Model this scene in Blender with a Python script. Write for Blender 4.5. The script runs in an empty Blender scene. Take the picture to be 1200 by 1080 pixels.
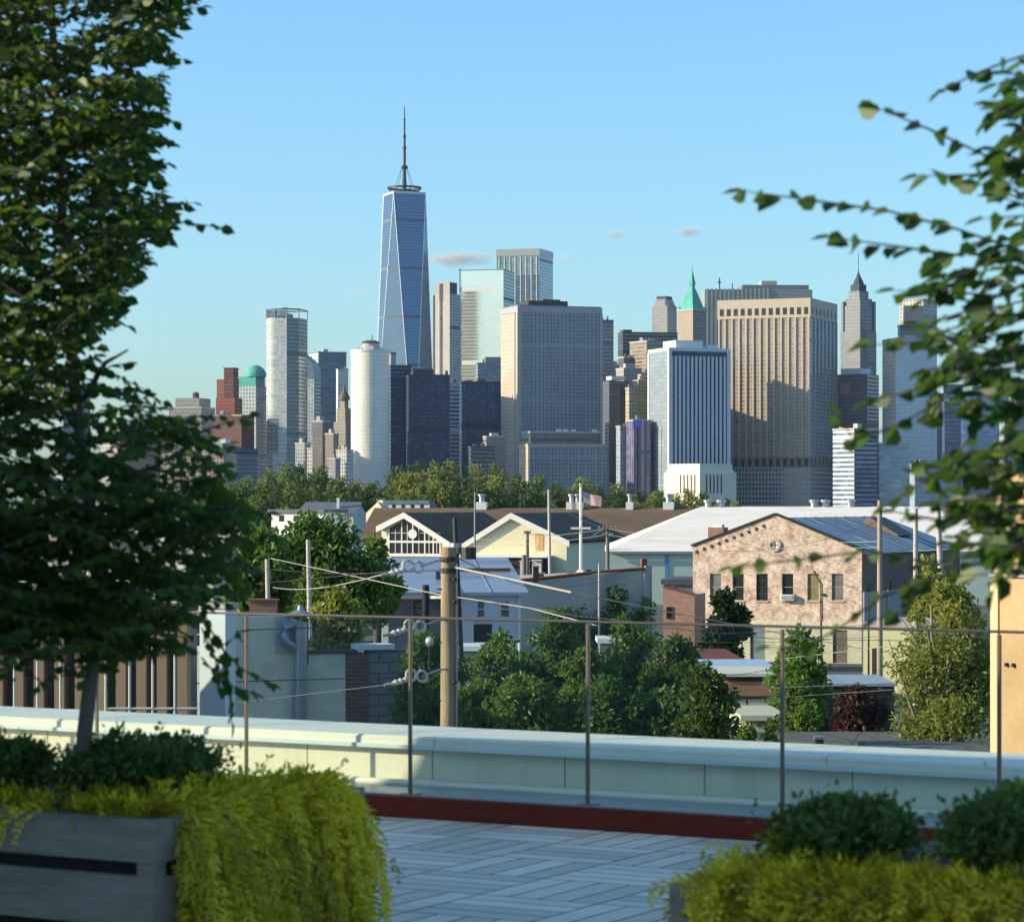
import bpy, math, random
from mathutils import Vector, Matrix, noise as mnoise
random.seed(7)
R = math.radians
F = 3240.0; HC = 11.0; YH = 590.0
SUN_A, SUN_E = 7.0, 20.0
HAZE = 0.000014
scene = bpy.context.scene
col = scene.collection

def P(x, y, D):
    return Vector(((x - 600) / F * D, D, HC - (y - YH) / F * D))

def ZY(y, D):
    return HC - (y - YH) / F * D

# ------------------------------------------------------------------ mesh builder
class MB:
    def __init__(s):
        s.v = []; s.f = []; s.uv = []; s.m = []; s.sm = []

    def face(s, pts, uv=None, m=0, smooth=False):
        b = len(s.v)
        s.v.extend([tuple(p) for p in pts])
        s.f.append(tuple(range(b, b + len(pts))))
        if uv is None:
            p0, p1, p2 = Vector(pts[0]), Vector(pts[1]), Vector(pts[2])
            n = (p1 - p0).cross(p2 - p0)
            if n.length > 0: n.normalize()
            if abs(n.z) > 0.75:
                uv = [(p[0], p[1]) for p in pts]
            else:
                t = Vector((-n.y, n.x, 0))
                if t.length < 1e-6: t = Vector((1, 0, 0))
                t.normalize()
                us = [t.x * p[0] + t.y * p[1] for p in pts]
                mu = min(us)
                uv = [(u - mu, p[2]) for u, p in zip(us, pts)]
        s.uv.extend(uv); s.m.append(m); s.sm.append(smooth)

    def box(s, x0, x1, y0, y1, z0, z1, m=0):
        a, b, c, d = (x0, y0), (x1, y0), (x1, y1), (x0, y1)
        s.prism([a, b, c, d], z0, z1, m)

    def prism(s, poly, z0, z1, m=0, top=None, smooth=False, bottom=True):
        top = top or poly
        n = len(poly); u = 0
        for i in range(n):
            j = (i + 1) % n
            L = math.hypot(poly[j][0] - poly[i][0], poly[j][1] - poly[i][1])
            if smooth:
                uv = [(u, z0), (u + L, z0), (u + L, z1), (u, z1)]; u += L
            else:
                uv = [(0, z0), (L, z0), (L, z1), (0, z1)]
            s.face([(*poly[i], z0), (*poly[j], z0), (*top[j], z1), (*top[i], z1)], uv, m, smooth)
        s.face([(*p, z1) for p in top], None, m)
        if bottom: s.face([(*p, z0) for p in reversed(poly)], None, m)

    def lathe(s, prof, n=16, c=(0, 0), m=0, smooth=True, cap=True):
        for k in range(len(prof) - 1):
            (r0, z0), (r1, z1) = prof[k], prof[k + 1]
            for i in range(n):
                a0, a1 = 2 * math.pi * i / n, 2 * math.pi * (i + 1) / n
                p = [(c[0] + r0 * math.cos(a0), c[1] + r0 * math.sin(a0), z0),
                     (c[0] + r0 * math.cos(a1), c[1] + r0 * math.sin(a1), z0),
                     (c[0] + r1 * math.cos(a1), c[1] + r1 * math.sin(a1), z1),
                     (c[0] + r1 * math.cos(a0), c[1] + r1 * math.sin(a0), z1)]
                rr = max(r0, r1)
                uv = [(a0 * rr, z0), (a1 * rr, z0), (a1 * rr, z1), (a0 * rr, z1)]
                if r0 < 1e-6: p, uv = p[1:], uv[1:]
                elif r1 < 1e-6: p, uv = p[:3], uv[:3]
                s.face(p, uv, m, smooth)
        if cap and prof[-1][0] > 1e-6:
            r, z = prof[-1]
            s.face([(c[0] + r * math.cos(2 * math.pi * i / n), c[1] + r * math.sin(2 * math.pi * i / n), z) for i in range(n)], None, m)

    def tube(s, pts, r, n=6, m=0, cap=True):
        pts = [Vector(p) for p in pts]
        if not isinstance(r, (list, tuple)): r = [r] * len(pts)
        rings = []
        for i, p in enumerate(pts):
            d = (pts[min(i + 1, len(pts) - 1)] - pts[max(i - 1, 0)])
            if d.length < 1e-9: d = Vector((0, 0, 1))
            d.normalize()
            a = Vector((0, 0, 1)) if abs(d.z) < 0.9 else Vector((1, 0, 0))
            e1 = d.cross(a).normalized(); e2 = d.cross(e1)
            rings.append([p + (e1 * math.cos(2 * math.pi * k / n) + e2 * math.sin(2 * math.pi * k / n)) * r[i] for k in range(n)])
        L = 0
        b = len(s.v)
        for rg in rings: s.v.extend([tuple(q) for q in rg])
        for i in range(len(rings) - 1):
            L2 = L + (pts[i + 1] - pts[i]).length
            for k in range(n):
                k2 = (k + 1) % n
                s.f.append((b + i * n + k, b + i * n + k2, b + (i + 1) * n + k2, b + (i + 1) * n + k))
                w = 2 * math.pi * r[i] / n
                s.uv.extend([(k * w, L), ((k + 1) * w, L), ((k + 1) * w, L2), (k * w, L2)])
                s.m.append(m); s.sm.append(True)
            L = L2
        if cap:
            s.face(list(reversed(rings[0])), None, m); s.face(rings[-1], None, m)

    def leaf(s, p, d, nrm, L, W, m=0):
        """one leaf folded along its midrib"""
        d = d.normalized(); side = d.cross(nrm)
        if side.length < 1e-5: side = d.cross(Vector((0.3, 0.7, 0.6)))
        side.normalize(); up = side.cross(d)
        k = W * 0.18
        b = p; t = p + d * L - up * L * 0.12
        l1 = p + d * L * .28 + side * W * .42 + up * k; l2 = p + d * L * .66 + side * W * .40 + up * k * .6
        r1 = p + d * L * .28 - side * W * .42 + up * k; r2 = p + d * L * .66 - side * W * .40 + up * k * .6
        c = len(s.v)
        s.v.extend([tuple(q) for q in (b, r1, r2, t, l2, l1)])
        s.f.append((c, c + 1, c + 2, c + 3)); s.f.append((c, c + 3, c + 4, c + 5))
        s.uv.extend([(0, 0), (.5, .3), (.5, .7), (0, 1), (0, 0), (0, 1), (-.5, .7), (-.5, .3)])
        s.m += [m, m]; s.sm += [False, False]

    def blade(s, p, d, side, L, W, m=0):
        t = p + d * L; q = p + d * L * .5
        c = len(s.v)
        s.v.extend([tuple(x) for x in (p, q + side * W * .5, t, q - side * W * .5)])
        s.f.append((c, c + 1, c + 2, c + 3))
        s.uv.extend([(0, 0), (.5, .5), (0, 1), (-.5, .5)]); s.m.append(m); s.sm.append(False)

    def add(s, o, m=1):
        b = len(s.v); s.v += o.v; s.f += [tuple(i + b for i in f) for f in o.f]; s.uv += o.uv; s.m += [m] * len(o.f); s.sm += o.sm

    def mesh(s, name, mats):
        me = bpy.data.meshes.new(name)
        me.from_pydata(s.v, [], s.f)
        uvl = me.uv_layers.new(name='UVMap')
        flat = [c for uv in s.uv for c in uv]
        uvl.data.foreach_set('uv', flat)
        if not isinstance(mats, (list, tuple)): mats = [mats]
        for m in mats: me.materials.append(m)
        me.polygons.foreach_set('material_index', s.m)
        me.polygons.foreach_set('use_smooth', s.sm)
        me.update()
        return me

    def build(s, name, mats, parent=None, loc=None, label=None):
        o = bpy.data.objects.new(name, s.mesh(name, mats))
        col.objects.link(o)
        if parent is not None: o.parent = parent
        if loc is not None: o.location = loc
        if label: o['label'] = label
        return o

def tag(o, label=None, cat=None, group=None, kind=None):
    if label: o['label'] = label
    if cat: o['category'] = cat
    if group: o['group'] = group
    if kind: o['kind'] = kind
    return o

USED = {}
def thing(name, label, cat, loc=(0, 0, 0), rz=0.0, group=None):
    o = bpy.data.objects.new(name, None); col.objects.link(o)
    o.empty_display_size = 0.2
    o.location = loc; o.rotation_euler = (0, 0, rz)
    USED[label] = USED.get(label, 0) + 1
    return tag(o, label, cat, group)

def children(o): return [c for c in bpy.data.objects if c.parent == o]

def copy_tree(o, kids, loc, rz, sc=1.0, label=None, group=None):
    c = o.copy(); col.objects.link(c); c.location = loc; c.rotation_euler = (0, 0, rz)
    c.scale = (sc, sc, sc) if not isinstance(sc, tuple) else sc
    if label: c['label'] = label
    if group: c['group'] = group
    for k in kids:
        d = k.copy(); col.objects.link(d); d.parent = c
    return c

# ------------------------------------------------------------------ materials
def srgb(h):
    h = h.lstrip('#')
    out = []
    for i in (0, 2, 4):
        c = int(h[i:i + 2], 16) / 255
        out.append(c / 12.92 if c <= .04045 else ((c + .055) / 1.055) ** 2.4)
    return (*out, 1)

def C3(c):
    return (*c[:3], 1.0)

class NT:
    def __init__(s, name):
        s.mat = bpy.data.materials.new(name); s.mat.use_nodes = True
        s.t = s.mat.node_tree; s.t.nodes.clear()
        s.out = s.n('ShaderNodeOutputMaterial')
    def n(s, t, **kw):
        o = s.t.nodes.new(t)
        for k, v in kw.items(): setattr(o, k, v)
        return o
    def l(s, a, b): s.t.links.new(a, b)
    def val(s, inp, v):
        if hasattr(v, 'is_output'): s.l(v, inp)
        else: inp.default_value = v
    def math(s, op, a, b=None, c=None, clamp=False):
        o = s.n('ShaderNodeMath', operation=op); o.use_clamp = clamp
        s.val(o.inputs[0], a)
        if b is not None: s.val(o.inputs[1], b)
        if c is not None: s.val(o.inputs[2], c)
        return o.outputs[0]
    def mix(s, f, a, b):
        o = s.n('ShaderNodeMix', data_type='RGBA')
        s.val(o.inputs[0], f); s.val(o.inputs[6], a); s.val(o.inputs[7], b)
        return o.outputs[2]
    def noise(s, scale, vec=None, detail=4, rough=.55):
        o = s.n('ShaderNodeTexNoise'); o.inputs['Scale'].default_value = scale
        o.inputs['Detail'].default_value = detail; o.inputs['Roughness'].default_value = rough
        if vec is not None: s.l(vec, o.inputs['Vector'])
        return o.outputs['Fac']
    def ramp(s, f, a, b):
        o = s.n('ShaderNodeMapRange'); s.val(o.inputs[0], f)
        o.inputs[1].default_value = a; o.inputs[2].default_value = b
        return o.outputs[0]
    def obj(s): return s.n('ShaderNodeTexCoord').outputs['Object']
    def uv(s): return s.n('ShaderNodeTexCoord').outputs['UV']
    def scale(s, vec, sc):
        o = s.n('ShaderNodeMapping'); o.inputs['Scale'].default_value = sc
        s.l(vec, o.inputs['Vector']); return o.outputs[0]
    def bump(s, h, strength=.3, dist=.02):
        o = s.n('ShaderNodeBump'); o.inputs['Strength'].default_value = strength
        o.inputs['Distance'].default_value = dist; s.l(h, o.inputs['Height']); return o.outputs[0]
    def bsdf(s, colr, rough=.8, metal=0., ior=1.45, normal=None, spec=None):
        o = s.n('ShaderNodeBsdfPrincipled')
        s.val(o.inputs['Base Color'], colr); s.val(o.inputs['Roughness'], rough)
        s.val(o.inputs['Metallic'], metal); o.inputs['IOR'].default_value = ior
        if normal is not None: s.l(normal, o.inputs['Normal'])
        if spec is not None: o.inputs['Specular IOR Level'].default_value = spec
        return o.outputs[0]
    def finish(s, sh): s.l(sh, s.out.inputs['Surface']); return s.mat

MATS = {}
def plain(name, c, rough=.8, var=.25, scale=1.0, metal=0., bump=0., c2=None, ior=1.45, stretch=None):
    """weathered single-colour surface: two scales of noise, optional second colour in patches"""
    if name in MATS: return MATS[name]
    t = NT(name); v = t.obj()
    if stretch: v = t.scale(v, stretch)
    n1 = t.noise(scale, v, 5, .6); n2 = t.noise(scale * 7.3, v, 3)
    f = t.math('ADD', t.math('MULTIPLY', n1, .65), t.math('MULTIPLY', n2, .35))
    f = t.ramp(f, .3, .7)
    lo = tuple(x * (1 - var) for x in c[:3]) + (1,); hi = tuple(min(1, x * (1 + var * .6)) for x in c[:3]) + (1,)
    cc = t.mix(f, lo, hi)
    if c2:
        n3 = t.noise(scale * .6, v, 6, .65)
        cc = t.mix(t.ramp(n3, .5, .68), cc, C3(c2))
    nm = t.bump(n2, bump, .02) if bump else None
    MATS[name] = t.finish(t.bsdf(cc, rough, metal, ior, nm, .2 if rough > .6 else .5))
    return MATS[name]

def facade(name, wall, glass, floor=4.0, bay=3.0, wh=.55, ww=.6, gr=.12, gior=1.9, wrough=.75,
           mull=None, gvar=1.3, wv=.14, metal=0.0, band=None):
    """window grid laid out in metres over the face (u along the wall, v = height)"""
    if name in MATS: return MATS[name]
    t = NT(name)
    sp = t.n('ShaderNodeSeparateXYZ'); t.l(t.uv(), sp.inputs[0])
    U = t.math('DIVIDE', sp.outputs[0], bay); V = t.math('DIVIDE', sp.outputs[1], floor)
    mu = t.math('LESS_THAN', t.math('ABSOLUTE', t.math('SUBTRACT', t.math('FRACT', U), .5)), ww / 2)
    mv = t.math('LESS_THAN', t.math('ABSOLUTE', t.math('SUBTRACT', t.math('FRACT', V), .5)), wh / 2)
    mask = t.math('MULTIPLY', mu, mv)
    if band is None and floor < 5: band = (13 + len(name) * 5 % 11 + .37, .055)
    if band:  # (period in floors, share): mechanical storeys without glass
        b = t.math('LESS_THAN', t.math('FRACT', t.math('DIVIDE', V, band[0])), band[1])
        mask = t.math('MULTIPLY', mask, t.math('SUBTRACT', 1.0, b))
    cv = t.n('ShaderNodeCombineXYZ'); t.l(t.math('FLOOR', U), cv.inputs[0]); t.l(t.math('FLOOR', V), cv.inputs[1])
    wn = t.n('ShaderNodeTexWhiteNoise', noise_dimensions='2D'); t.l(cv.outputs[0], wn.inputs['Vector'])
    rnd = wn.outputs['Value']
    n1 = t.noise(.03, t.obj(), 4, .6); n2 = t.noise(.5, t.obj(), 3)
    f = t.ramp(t.math('ADD', t.math('MULTIPLY', n1, .6), t.math('MULTIPLY', n2, .4)), .3, .7)
    wc = t.mix(f, tuple(x * (1 - wv) for x in wall[:3]) + (1,), tuple(min(1, x * (1 + wv)) for x in wall[:3]) + (1,))
    nv_ = t.noise(.11, t.scale(t.obj(), (1, 1, 1.6)), 5, .7)
    r3 = t.math('ADD', t.math('MULTIPLY', t.math('POWER', rnd, 2.0), t.math('ADD', .35, n1)), t.math('MULTIPLY', t.ramp(nv_, .45, .75), .5), clamp=True)
    gc = t.mix(r3, C3(glass), tuple(min(1, x * (1 + gvar) + .03 * gvar) for x in glass[:3]) + (1,))
    a = t.bsdf(wc, wrough, spec=.12)
    b = t.bsdf(gc, t.math('ADD', gr, t.math('MULTIPLY', rnd, .08)), metal, gior)
    m = t.n('ShaderNodeMixShader'); t.l(mask, m.inputs[0]); t.l(a, m.inputs[1]); t.l(b, m.inputs[2])
    MATS[name] = t.finish(m.outputs[0])
    return MATS[name]

def leafmat(name, c, c2, trans=.35, rough=.5):
    if name in MATS: return MATS[name]
    t = NT(name)
    g = t.n('ShaderNodeNewGeometry')
    n = t.noise(.9, t.obj(), 3)
    f = t.math('ADD', t.math('MULTIPLY', g.outputs['Random Per Island'], .7), t.math('MULTIPLY', n, .4), clamp=True)
    cc = t.mix(f, C3(c), C3(c2))
    p = t.bsdf(cc, rough, 0, 1.4)
    tr = t.n('ShaderNodeBsdfTranslucent')
    yl = t.mix(.5, cc, (min(1, c2[0] * 1.5), min(1, c2[1] * 1.6), c2[2] * .8, 1)); t.l(yl, tr.inputs[0])
    m = t.n('ShaderNodeMixShader'); m.inputs[0].default_value = trans
    t.l(p, m.inputs[1]); t.l(tr.outputs[0], m.inputs[2])
    MATS[name] = t.finish(m.outputs[0])
    return MATS[name]

def brickmat(name, c1, c2, mortar, bw=.22, bh=.075, wash=None, wash_lo=.45, wash_hi=.6, ms=.012, wscale=.5):
    if name in MATS: return MATS[name]
    t = NT(name); uv = t.uv()
    b = t.n('ShaderNodeTexBrick'); t.l(uv, b.inputs['Vector'])
    b.inputs['Color1'].default_value = C3(c1); b.inputs['Color2'].default_value = C3(c2); b.inputs['Mortar'].default_value = C3(mortar)
    b.inputs['Scale'].default_value = 1.0; b.inputs['Brick Width'].default_value = bw; b.inputs['Row Height'].default_value = bh
    b.inputs['Mortar Size'].default_value = ms; b.inputs['Bias'].default_value = 0
    n = t.noise(2.2, t.obj(), 5, .65); cc = t.mix(t.ramp(n, .2, .9), b.outputs[0], t.mix(.5, b.outputs[0], (.12, .08, .06, 1)))
    if wash:
        w = t.noise(wscale, t.obj(), 8, .75)
        w2 = t.noise(wscale * 5, t.scale(t.obj(), (.5, .5, 2.4)), 4, .8)
        ww = t.math('ADD', t.math('MULTIPLY', w, .5), t.math('MULTIPLY', w2, .5))
        cc = t.mix(t.ramp(ww, wash_lo, wash_hi), cc, C3(wash))
    MATS[name] = t.finish(t.bsdf(cc, .88, normal=t.bump(b.outputs['Fac'], .35, .01)))
    return MATS[name]

def glasspane(name, tint=(.92, .97, .96, 1), refl=.06):
    t = NT(name)
    tr = t.n('ShaderNodeBsdfTransparent'); tr.inputs[0].default_value = tint
    gl = t.n('ShaderNodeBsdfGlossy'); gl.inputs['Roughness'].default_value = .01
    g = t.n('ShaderNodeNewGeometry'); dt = t.n('ShaderNodeVectorMath', operation='DOT_PRODUCT')
    t.l(g.outputs['Incoming'], dt.inputs[0]); t.l(g.outputs['Normal'], dt.inputs[1])
    fr = t.math('ADD', .025, t.math('MULTIPLY', .9, t.math('POWER', t.math('SUBTRACT', 1.0, t.math('ABSOLUTE', dt.outputs['Value']), clamp=True), 5.0)))
    m = t.n('ShaderNodeMixShader'); t.l(fr, m.inputs[0]); t.l(tr.outputs[0], m.inputs[1]); t.l(gl.outputs[0], m.inputs[2])
    return t.finish(m.outputs[0])

# ------------------------------------------------------------------ world, sun, camera
w = bpy.data.worlds.new('World'); scene.world = w; w.use_nodes = True
nt = w.node_tree; nt.nodes.clear()
wo = nt.nodes.new('ShaderNodeOutputWorld'); bg = nt.nodes.new('ShaderNodeBackground')
sky = nt.nodes.new('ShaderNodeTexSky'); sky.sky_type = 'NISHITA'; sky.sun_disc = False
ca, sa, ce, se = math.cos(R(SUN_A)), math.sin(R(SUN_A)), math.cos(R(SUN_E)), math.sin(R(SUN_E))
TOSUN = Vector((-ca * ce, -sa * ce, se))
sky.sun_elevation = R(SUN_E); sky.sun_rotation = math.atan2(TOSUN.x, TOSUN.y)
sky.altitude = 0; sky.air_density = 1.05; sky.dust_density = .95; sky.ozone_density = 5.5
bg.inputs[1].default_value = .105
tint = nt.nodes.new('ShaderNodeMix'); tint.data_type = 'RGBA'; tint.blend_type = 'MULTIPLY'
tint.inputs[0].default_value = 1; tint.inputs[7].default_value = (.92, 1.07, 1.05, 1)
nt.links.new(sky.outputs[0], tint.inputs[6]); nt.links.new(tint.outputs[2], bg.inputs[0]); nt.links.new(bg.outputs[0], wo.inputs[0])

sl = bpy.data.lights.new('sun', 'SUN'); sl.energy = 3.3; sl.angle = R(.5); sl.color = (1, .85, .60)
so = bpy.data.objects.new('sun', sl); col.objects.link(so)
so.rotation_euler = (-TOSUN).to_track_quat('-Z', 'Y').to_euler()
so.location = (-60, -10, 60)

cam = bpy.data.cameras.new('camera'); co = bpy.data.objects.new('camera', cam); col.objects.link(co)
co.location = (0, 0, HC); co.rotation_euler = (R(90), 0, 0)
cam.sensor_width = 36; cam.sensor_fit = 'HORIZONTAL'; cam.lens = 36 * F / 1200; cam.shift_y = 50 / 1200
cam.clip_start = .05; cam.clip_end = 60000
cam.dof.use_dof = True; cam.dof.focus_distance = 300; cam.dof.aperture_fstop = 9.0
scene.camera = co
vs = scene.view_settings
vs.view_transform = 'Standard'; vs.look = 'None'; vs.exposure = 1.13; vs.gamma = 1
scene.cycles.use_denoising = True
scene.cycles.max_bounces = 8; scene.cycles.transparent_max_bounces = 12
scene.cycles.sample_clamp_indirect = 6
# ------------------------------------------------------------------ far skyline
class Tw:
    """a building standing on the ground, its near corner seen at px xs; left face along -x, right face along +y"""
    def __init__(s, name, label, cat, x0, xs, x1, D, aspect=1.0, theta=None, depth=None, group=None):
        s.D = D; s.Xs = (xs - 600) / F * D
        s.k0, s.k1 = (x0 - 600) / F, (x1 - 600) / F
        def Ls(th):
            c, n = math.cos(th), math.sin(th)
            d1, d2 = c + s.k0 * n, n - s.k1 * c
            a = (s.Xs - s.k0 * D) / d1 if d1 > 1e-4 else 1e9
            b = (s.k1 * D - s.Xs) / d2 if d2 > 1e-4 else 1e9
            return a, b
        if theta is None:
            lo, hi = R(2), R(88)
            for _ in range(50):
                th = (lo + hi) / 2; a, b = Ls(th)
                if a < b * aspect: lo = th
                else: hi = th
        else: th = R(theta)
        s.th = th; s.L1, s.L2 = Ls(th)
        if depth: s.L2 = depth
        s.e = thing(name, label, cat, (s.Xs, D, 0), -th, group)
    def lx(s, px):
        k = (px - 600) / F
        return (k * s.D - s.Xs) / (math.cos(s.th) + k * math.sin(s.th))
    def ly(s, px):
        k = (px - 600) / F
        return (k * s.D - s.Xs) / (math.sin(s.th) - k * math.cos(s.th))
    def z(s, y): return ZY(y, s.D)
    def block(s, name, z0, z1, mats, x0=None, x1=0, y0=0, y1=None, bottom=True):
        x0 = -s.L1 if x0 is None else x0; y1 = s.L2 if y1 is None else y1
        mb = MB(); mb.box(x0, x1, y0, y1, z0, z1)
        if isinstance(mats, (list, tuple)) and len(mats) > 1:
            mb.m = [0, 1, 0, 1, 2 if len(mats) > 2 else 0, 0][:len(mb.f)]  # right faces often take a darker, shaded-side copy of the left material
        return mb.build(name, mats, s.e)
    def part(s, name, mat, x0, x1, y0, y1, z0, z1, parent=None):
        mb = MB(); mb.box(x0, x1, y0, y1, z0, z1)
        return mb.build(name, mat, parent or s.e)
    def coping(s, z, mat, h=1.2, out=.4, name='parapet'):
        return s.part(name, mat, -s.L1 - out, out, -out, s.L2 + out, z - h * .2, z + h)

conc = plain('pale_concrete', (.42, .40, .37), .85, .15, .05)
darkconc = plain('dark_concrete', (.07, .085, .105), .85, .2, .05)
greymetal = plain('grey_metal', (.22, .23, .24), .5, .2, .1, .3)
darkmetal = plain('dark_steel', (.035, .037, .042), .5, .2, .2, .4)
whitem = plain('white_cladding', (.72, .71, .68), .7, .1, .08)
copper = plain('green_copper', (.08, .36, .30), .65, .2, .12, c2=(.15, .42, .36))

def simple(label, x0, xs, x1, yt, D, mats, name='office_tower', cat='office tower', cop=conc, pent=None, **kw):
    t = Tw(name, label, cat, x0, xs, x1, D, **kw)
    zt = t.z(yt)
    t.block('wall', 0, zt, mats)
    if cop:
        t.coping(zt, cop); rq = random.Random(int(x0 * 7 + yt))
        for q in range(rq.randint(1, 3)):
            a, b = rq.uniform(.1, .7) * t.L1, rq.uniform(.1, .7) * t.L2; ph = rq.uniform(2.5, 6)
            t.part('roof_unit', rq.choice([conc, darkconc, greymetal]), -t.L1 + a, -t.L1 + a + t.L1 * rq.uniform(.1, .25), b, b + t.L2 * rq.uniform(.1, .25), zt + .9, zt + ph)
    if pent:
        for (a, b, ph, pm) in pent:     # fractions along the left face or, for wide right faces, the right one
            if t.L1 * math.cos(t.th) >= t.L2 * math.sin(t.th):
                t.part('mechanical_box', pm, -t.L1 * (1 - a), -t.L1 * (1 - b), t.L2 * .2, t.L2 * .8, zt + 1.2, zt + ph)
            else:
                t.part('mechanical_box', pm, -t.L1 * .8, -t.L1 * .2, t.L2 * a, t.L2 * b, zt + 1.2, zt + ph)
    return t

# --- far left, partly behind the planter tree
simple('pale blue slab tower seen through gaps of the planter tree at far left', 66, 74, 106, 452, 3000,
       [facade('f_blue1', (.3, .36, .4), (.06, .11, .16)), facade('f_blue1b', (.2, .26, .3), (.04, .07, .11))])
simple('grey low block just right of the planter tree trunk line far away', 118, 140, 186, 500, 2700,
       [facade('f_grey9', (.34, .32, .3), (.05, .06, .08)), facade('f_grey9b', (.2, .2, .21), (.04, .05, .07))])
t = Tw('apartment_block', 'wide pinkish stone block with rows of small windows at the left end of the skyline', 'apartment block', 188, 262, 268, 2300, theta=10, depth=40)
zt = t.z(533); fm = facade('f_pink', (.42, .33, .27), (.05, .05, .06), 3.6, 3.2, .45, .45)
t.block('wall', 0, zt, fm); t.coping(zt, conc)
t.part('upper_storey', facade('f_pinkup', (.38, .36, .33), (.06, .07, .08), 5, 4, .6, .6), t.lx(204), -2, 3, 38, zt + 1.2, t.z(519))
t.part('roof_box', whitem, t.lx(246), t.lx(262), 6, 20, t.z(519), t.z(514))
simple('dark blue glass low block beside the pinkish stone block', 260, 266, 302, 527, 2450,
       [facade('f_dkblue', (.05, .08, .12), (.03, .07, .13), 3.8, 4, .8, .9), facade('f_dkblue2', (.03, .06, .11), (.02, .055, .12), 3.8, 4, .8, .9)], cop=darkconc)
t = Tw('stone_block', 'grey stepped stone block with a rooftop water tank left of the red brown tower', 'office block', 198, 236, 252, 2650)
fm = facade('f_greyold', (.26, .255, .25), (.06, .065, .075), 3.7, 2.6, .5, .45)
t.block('wall', 0, t.z(478), fm); t.coping(t.z(478), conc)
t.part('setback', fm, t.lx(204), t.lx(232), 3, t.L2 - 3, t.z(478) + 1.2, t.z(466))
mb = MB(); cx = t.lx(223); mb.lathe([(3.2, t.z(466)), (3.2, t.z(460)), (0, t.z(458))], 12, (cx, t.L2 * .4)); mb.build('water_tank', darkconc, t.e)
simple('low brown block half hidden behind the pinkish stone block', 168, 186, 214, 506, 2750,
       [facade('f_brn1', (.3, .24, .2), (.05, .05, .06), 3.7, 2.8, .5, .5)] * 1)

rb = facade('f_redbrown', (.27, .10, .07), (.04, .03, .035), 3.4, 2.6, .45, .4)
rb2 = facade('f_redbrown2', (.13, .055, .05), (.03, .03, .035), 3.4, 2.6, .45, .4)  # darker copy of the red brown for the shaded right side
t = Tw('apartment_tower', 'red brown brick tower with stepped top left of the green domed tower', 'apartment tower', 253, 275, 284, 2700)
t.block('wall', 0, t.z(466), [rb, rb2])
t.part('setback', rb, -t.L1, t.lx(272), 2, t.L2 - 2, t.z(466), t.z(444))
t.part('upper_setback', rb2, t.lx(262), t.lx(273), 1, t.L2 - 6, t.z(466), t.z(432))
t.part('parapet', darkconc, t.lx(262) - .5, t.lx(273) + .5, .5, t.L2 - 5.5, t.z(432), t.z(430.5))
simple('lower brown brick slab standing in front of the red brown tower', 250, 283, 298, 487, 2600, [facade('f_rb3', (.17, .09, .075), (.035, .03, .035), 3.4, 2.8, .4, .4), rb2])

# domed tower
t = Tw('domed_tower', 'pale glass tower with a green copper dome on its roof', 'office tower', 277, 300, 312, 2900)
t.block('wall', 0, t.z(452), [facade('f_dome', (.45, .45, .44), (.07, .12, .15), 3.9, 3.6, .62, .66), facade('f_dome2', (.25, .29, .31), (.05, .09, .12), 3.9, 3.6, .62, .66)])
t.part('cornice', copper, -t.L1 + 1, -1, 1, t.L2 - 1, t.z(452), t.z(441))
mb = MB(); r = t.L1 * .52; cx, cy = -t.L1 * .30, t.L2 * .5
mb.lathe([(r, t.z(441))] + [(r * math.cos(a), t.z(441) + (t.z(427) - t.z(441)) * math.sin(a)) for a in [i * math.pi / 16 for i in range(1, 9)]], 24, (cx, cy))
mb.build('dome', copper, t.e)

# tall curved tower
t = Tw('curved_tower', 'tall slim curved glass tower with an open screen crown at left of the skyline', 'skyscraper', 308, 336, 347, 2620, theta=14, depth=34)
L = t.L1; poly = []
for i in range(13):
    a = math.pi / 2 * i / 12
    poly.append((-L + 9 * (1 - math.sin(a)) + 0, 14 * (1 - math.cos(a)) * 0 + 12 * (1 - math.sin(a))))
arc = [(-L + 12 - 12 * math.cos(R(b)), 12 - 12 * math.sin(R(b))) for b in range(0, 91, 10)]
poly = arc + [(0, 0)] + [(9.5, 8), (9.5, 34), (-L, 34)]
z1 = t.z(372)
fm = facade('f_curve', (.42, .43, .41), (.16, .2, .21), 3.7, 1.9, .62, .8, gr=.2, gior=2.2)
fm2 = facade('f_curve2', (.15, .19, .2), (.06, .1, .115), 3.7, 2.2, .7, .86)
mb = MB(); mb.prism(poly, 0, z1, 0); mb.m = [1 if i in (len(arc) - 0, len(arc) + 1) else 0 for i in range(len(mb.f))]
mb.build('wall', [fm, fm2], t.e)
mb = MB(); mb.prism([(-L * .9, 5), (-3, 5), (-3, 28), (-L * .9, 28)], z1, t.z(366)); mb.build('mechanical_box', greymetal, t.e)
zc0, zc1 = t.z(363.5), t.z(362)
mb = MB()
ring = [(p[0], p[1], zc1) for p in poly] + [(poly[0][0], poly[0][1], zc1)]
mb.tube(ring, .8, 5); mb.build('crown_rail', greymetal, t.e)
for i in range(0, len(poly)):
    if i < len(arc) and i % 3: continue
    mb = MB(); mb.tube([(*poly[i], z1), (*poly[i], zc1)], .5, 5); mb.build('crown_post', greymetal, t.e)
mb = MB(); mb.prism([(-L + 4, .25), (-.6, .25), (-.6, 1), (-L + 4, 1)], t.z(370.5), t.z(363.5)); mb.build('crown_screen', fm2, t.e)
mb = MB(); mb.tube([(-L * .35, 14, t.z(366)), (-L * .4, 14, t.z(360)), (-L * .15, 12, t.z(359.5))], .6, 5); mb.build('roof_crane', darkmetal, t.e)
t.part('recess_panel', facade('f_darkgrid', (.2, .2, .2), (.02, .025, .03), 3.7, 4.5, .55, .7), t.lx(313.5), t.lx(326), -.25, .2, 60, t.z(490))

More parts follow.
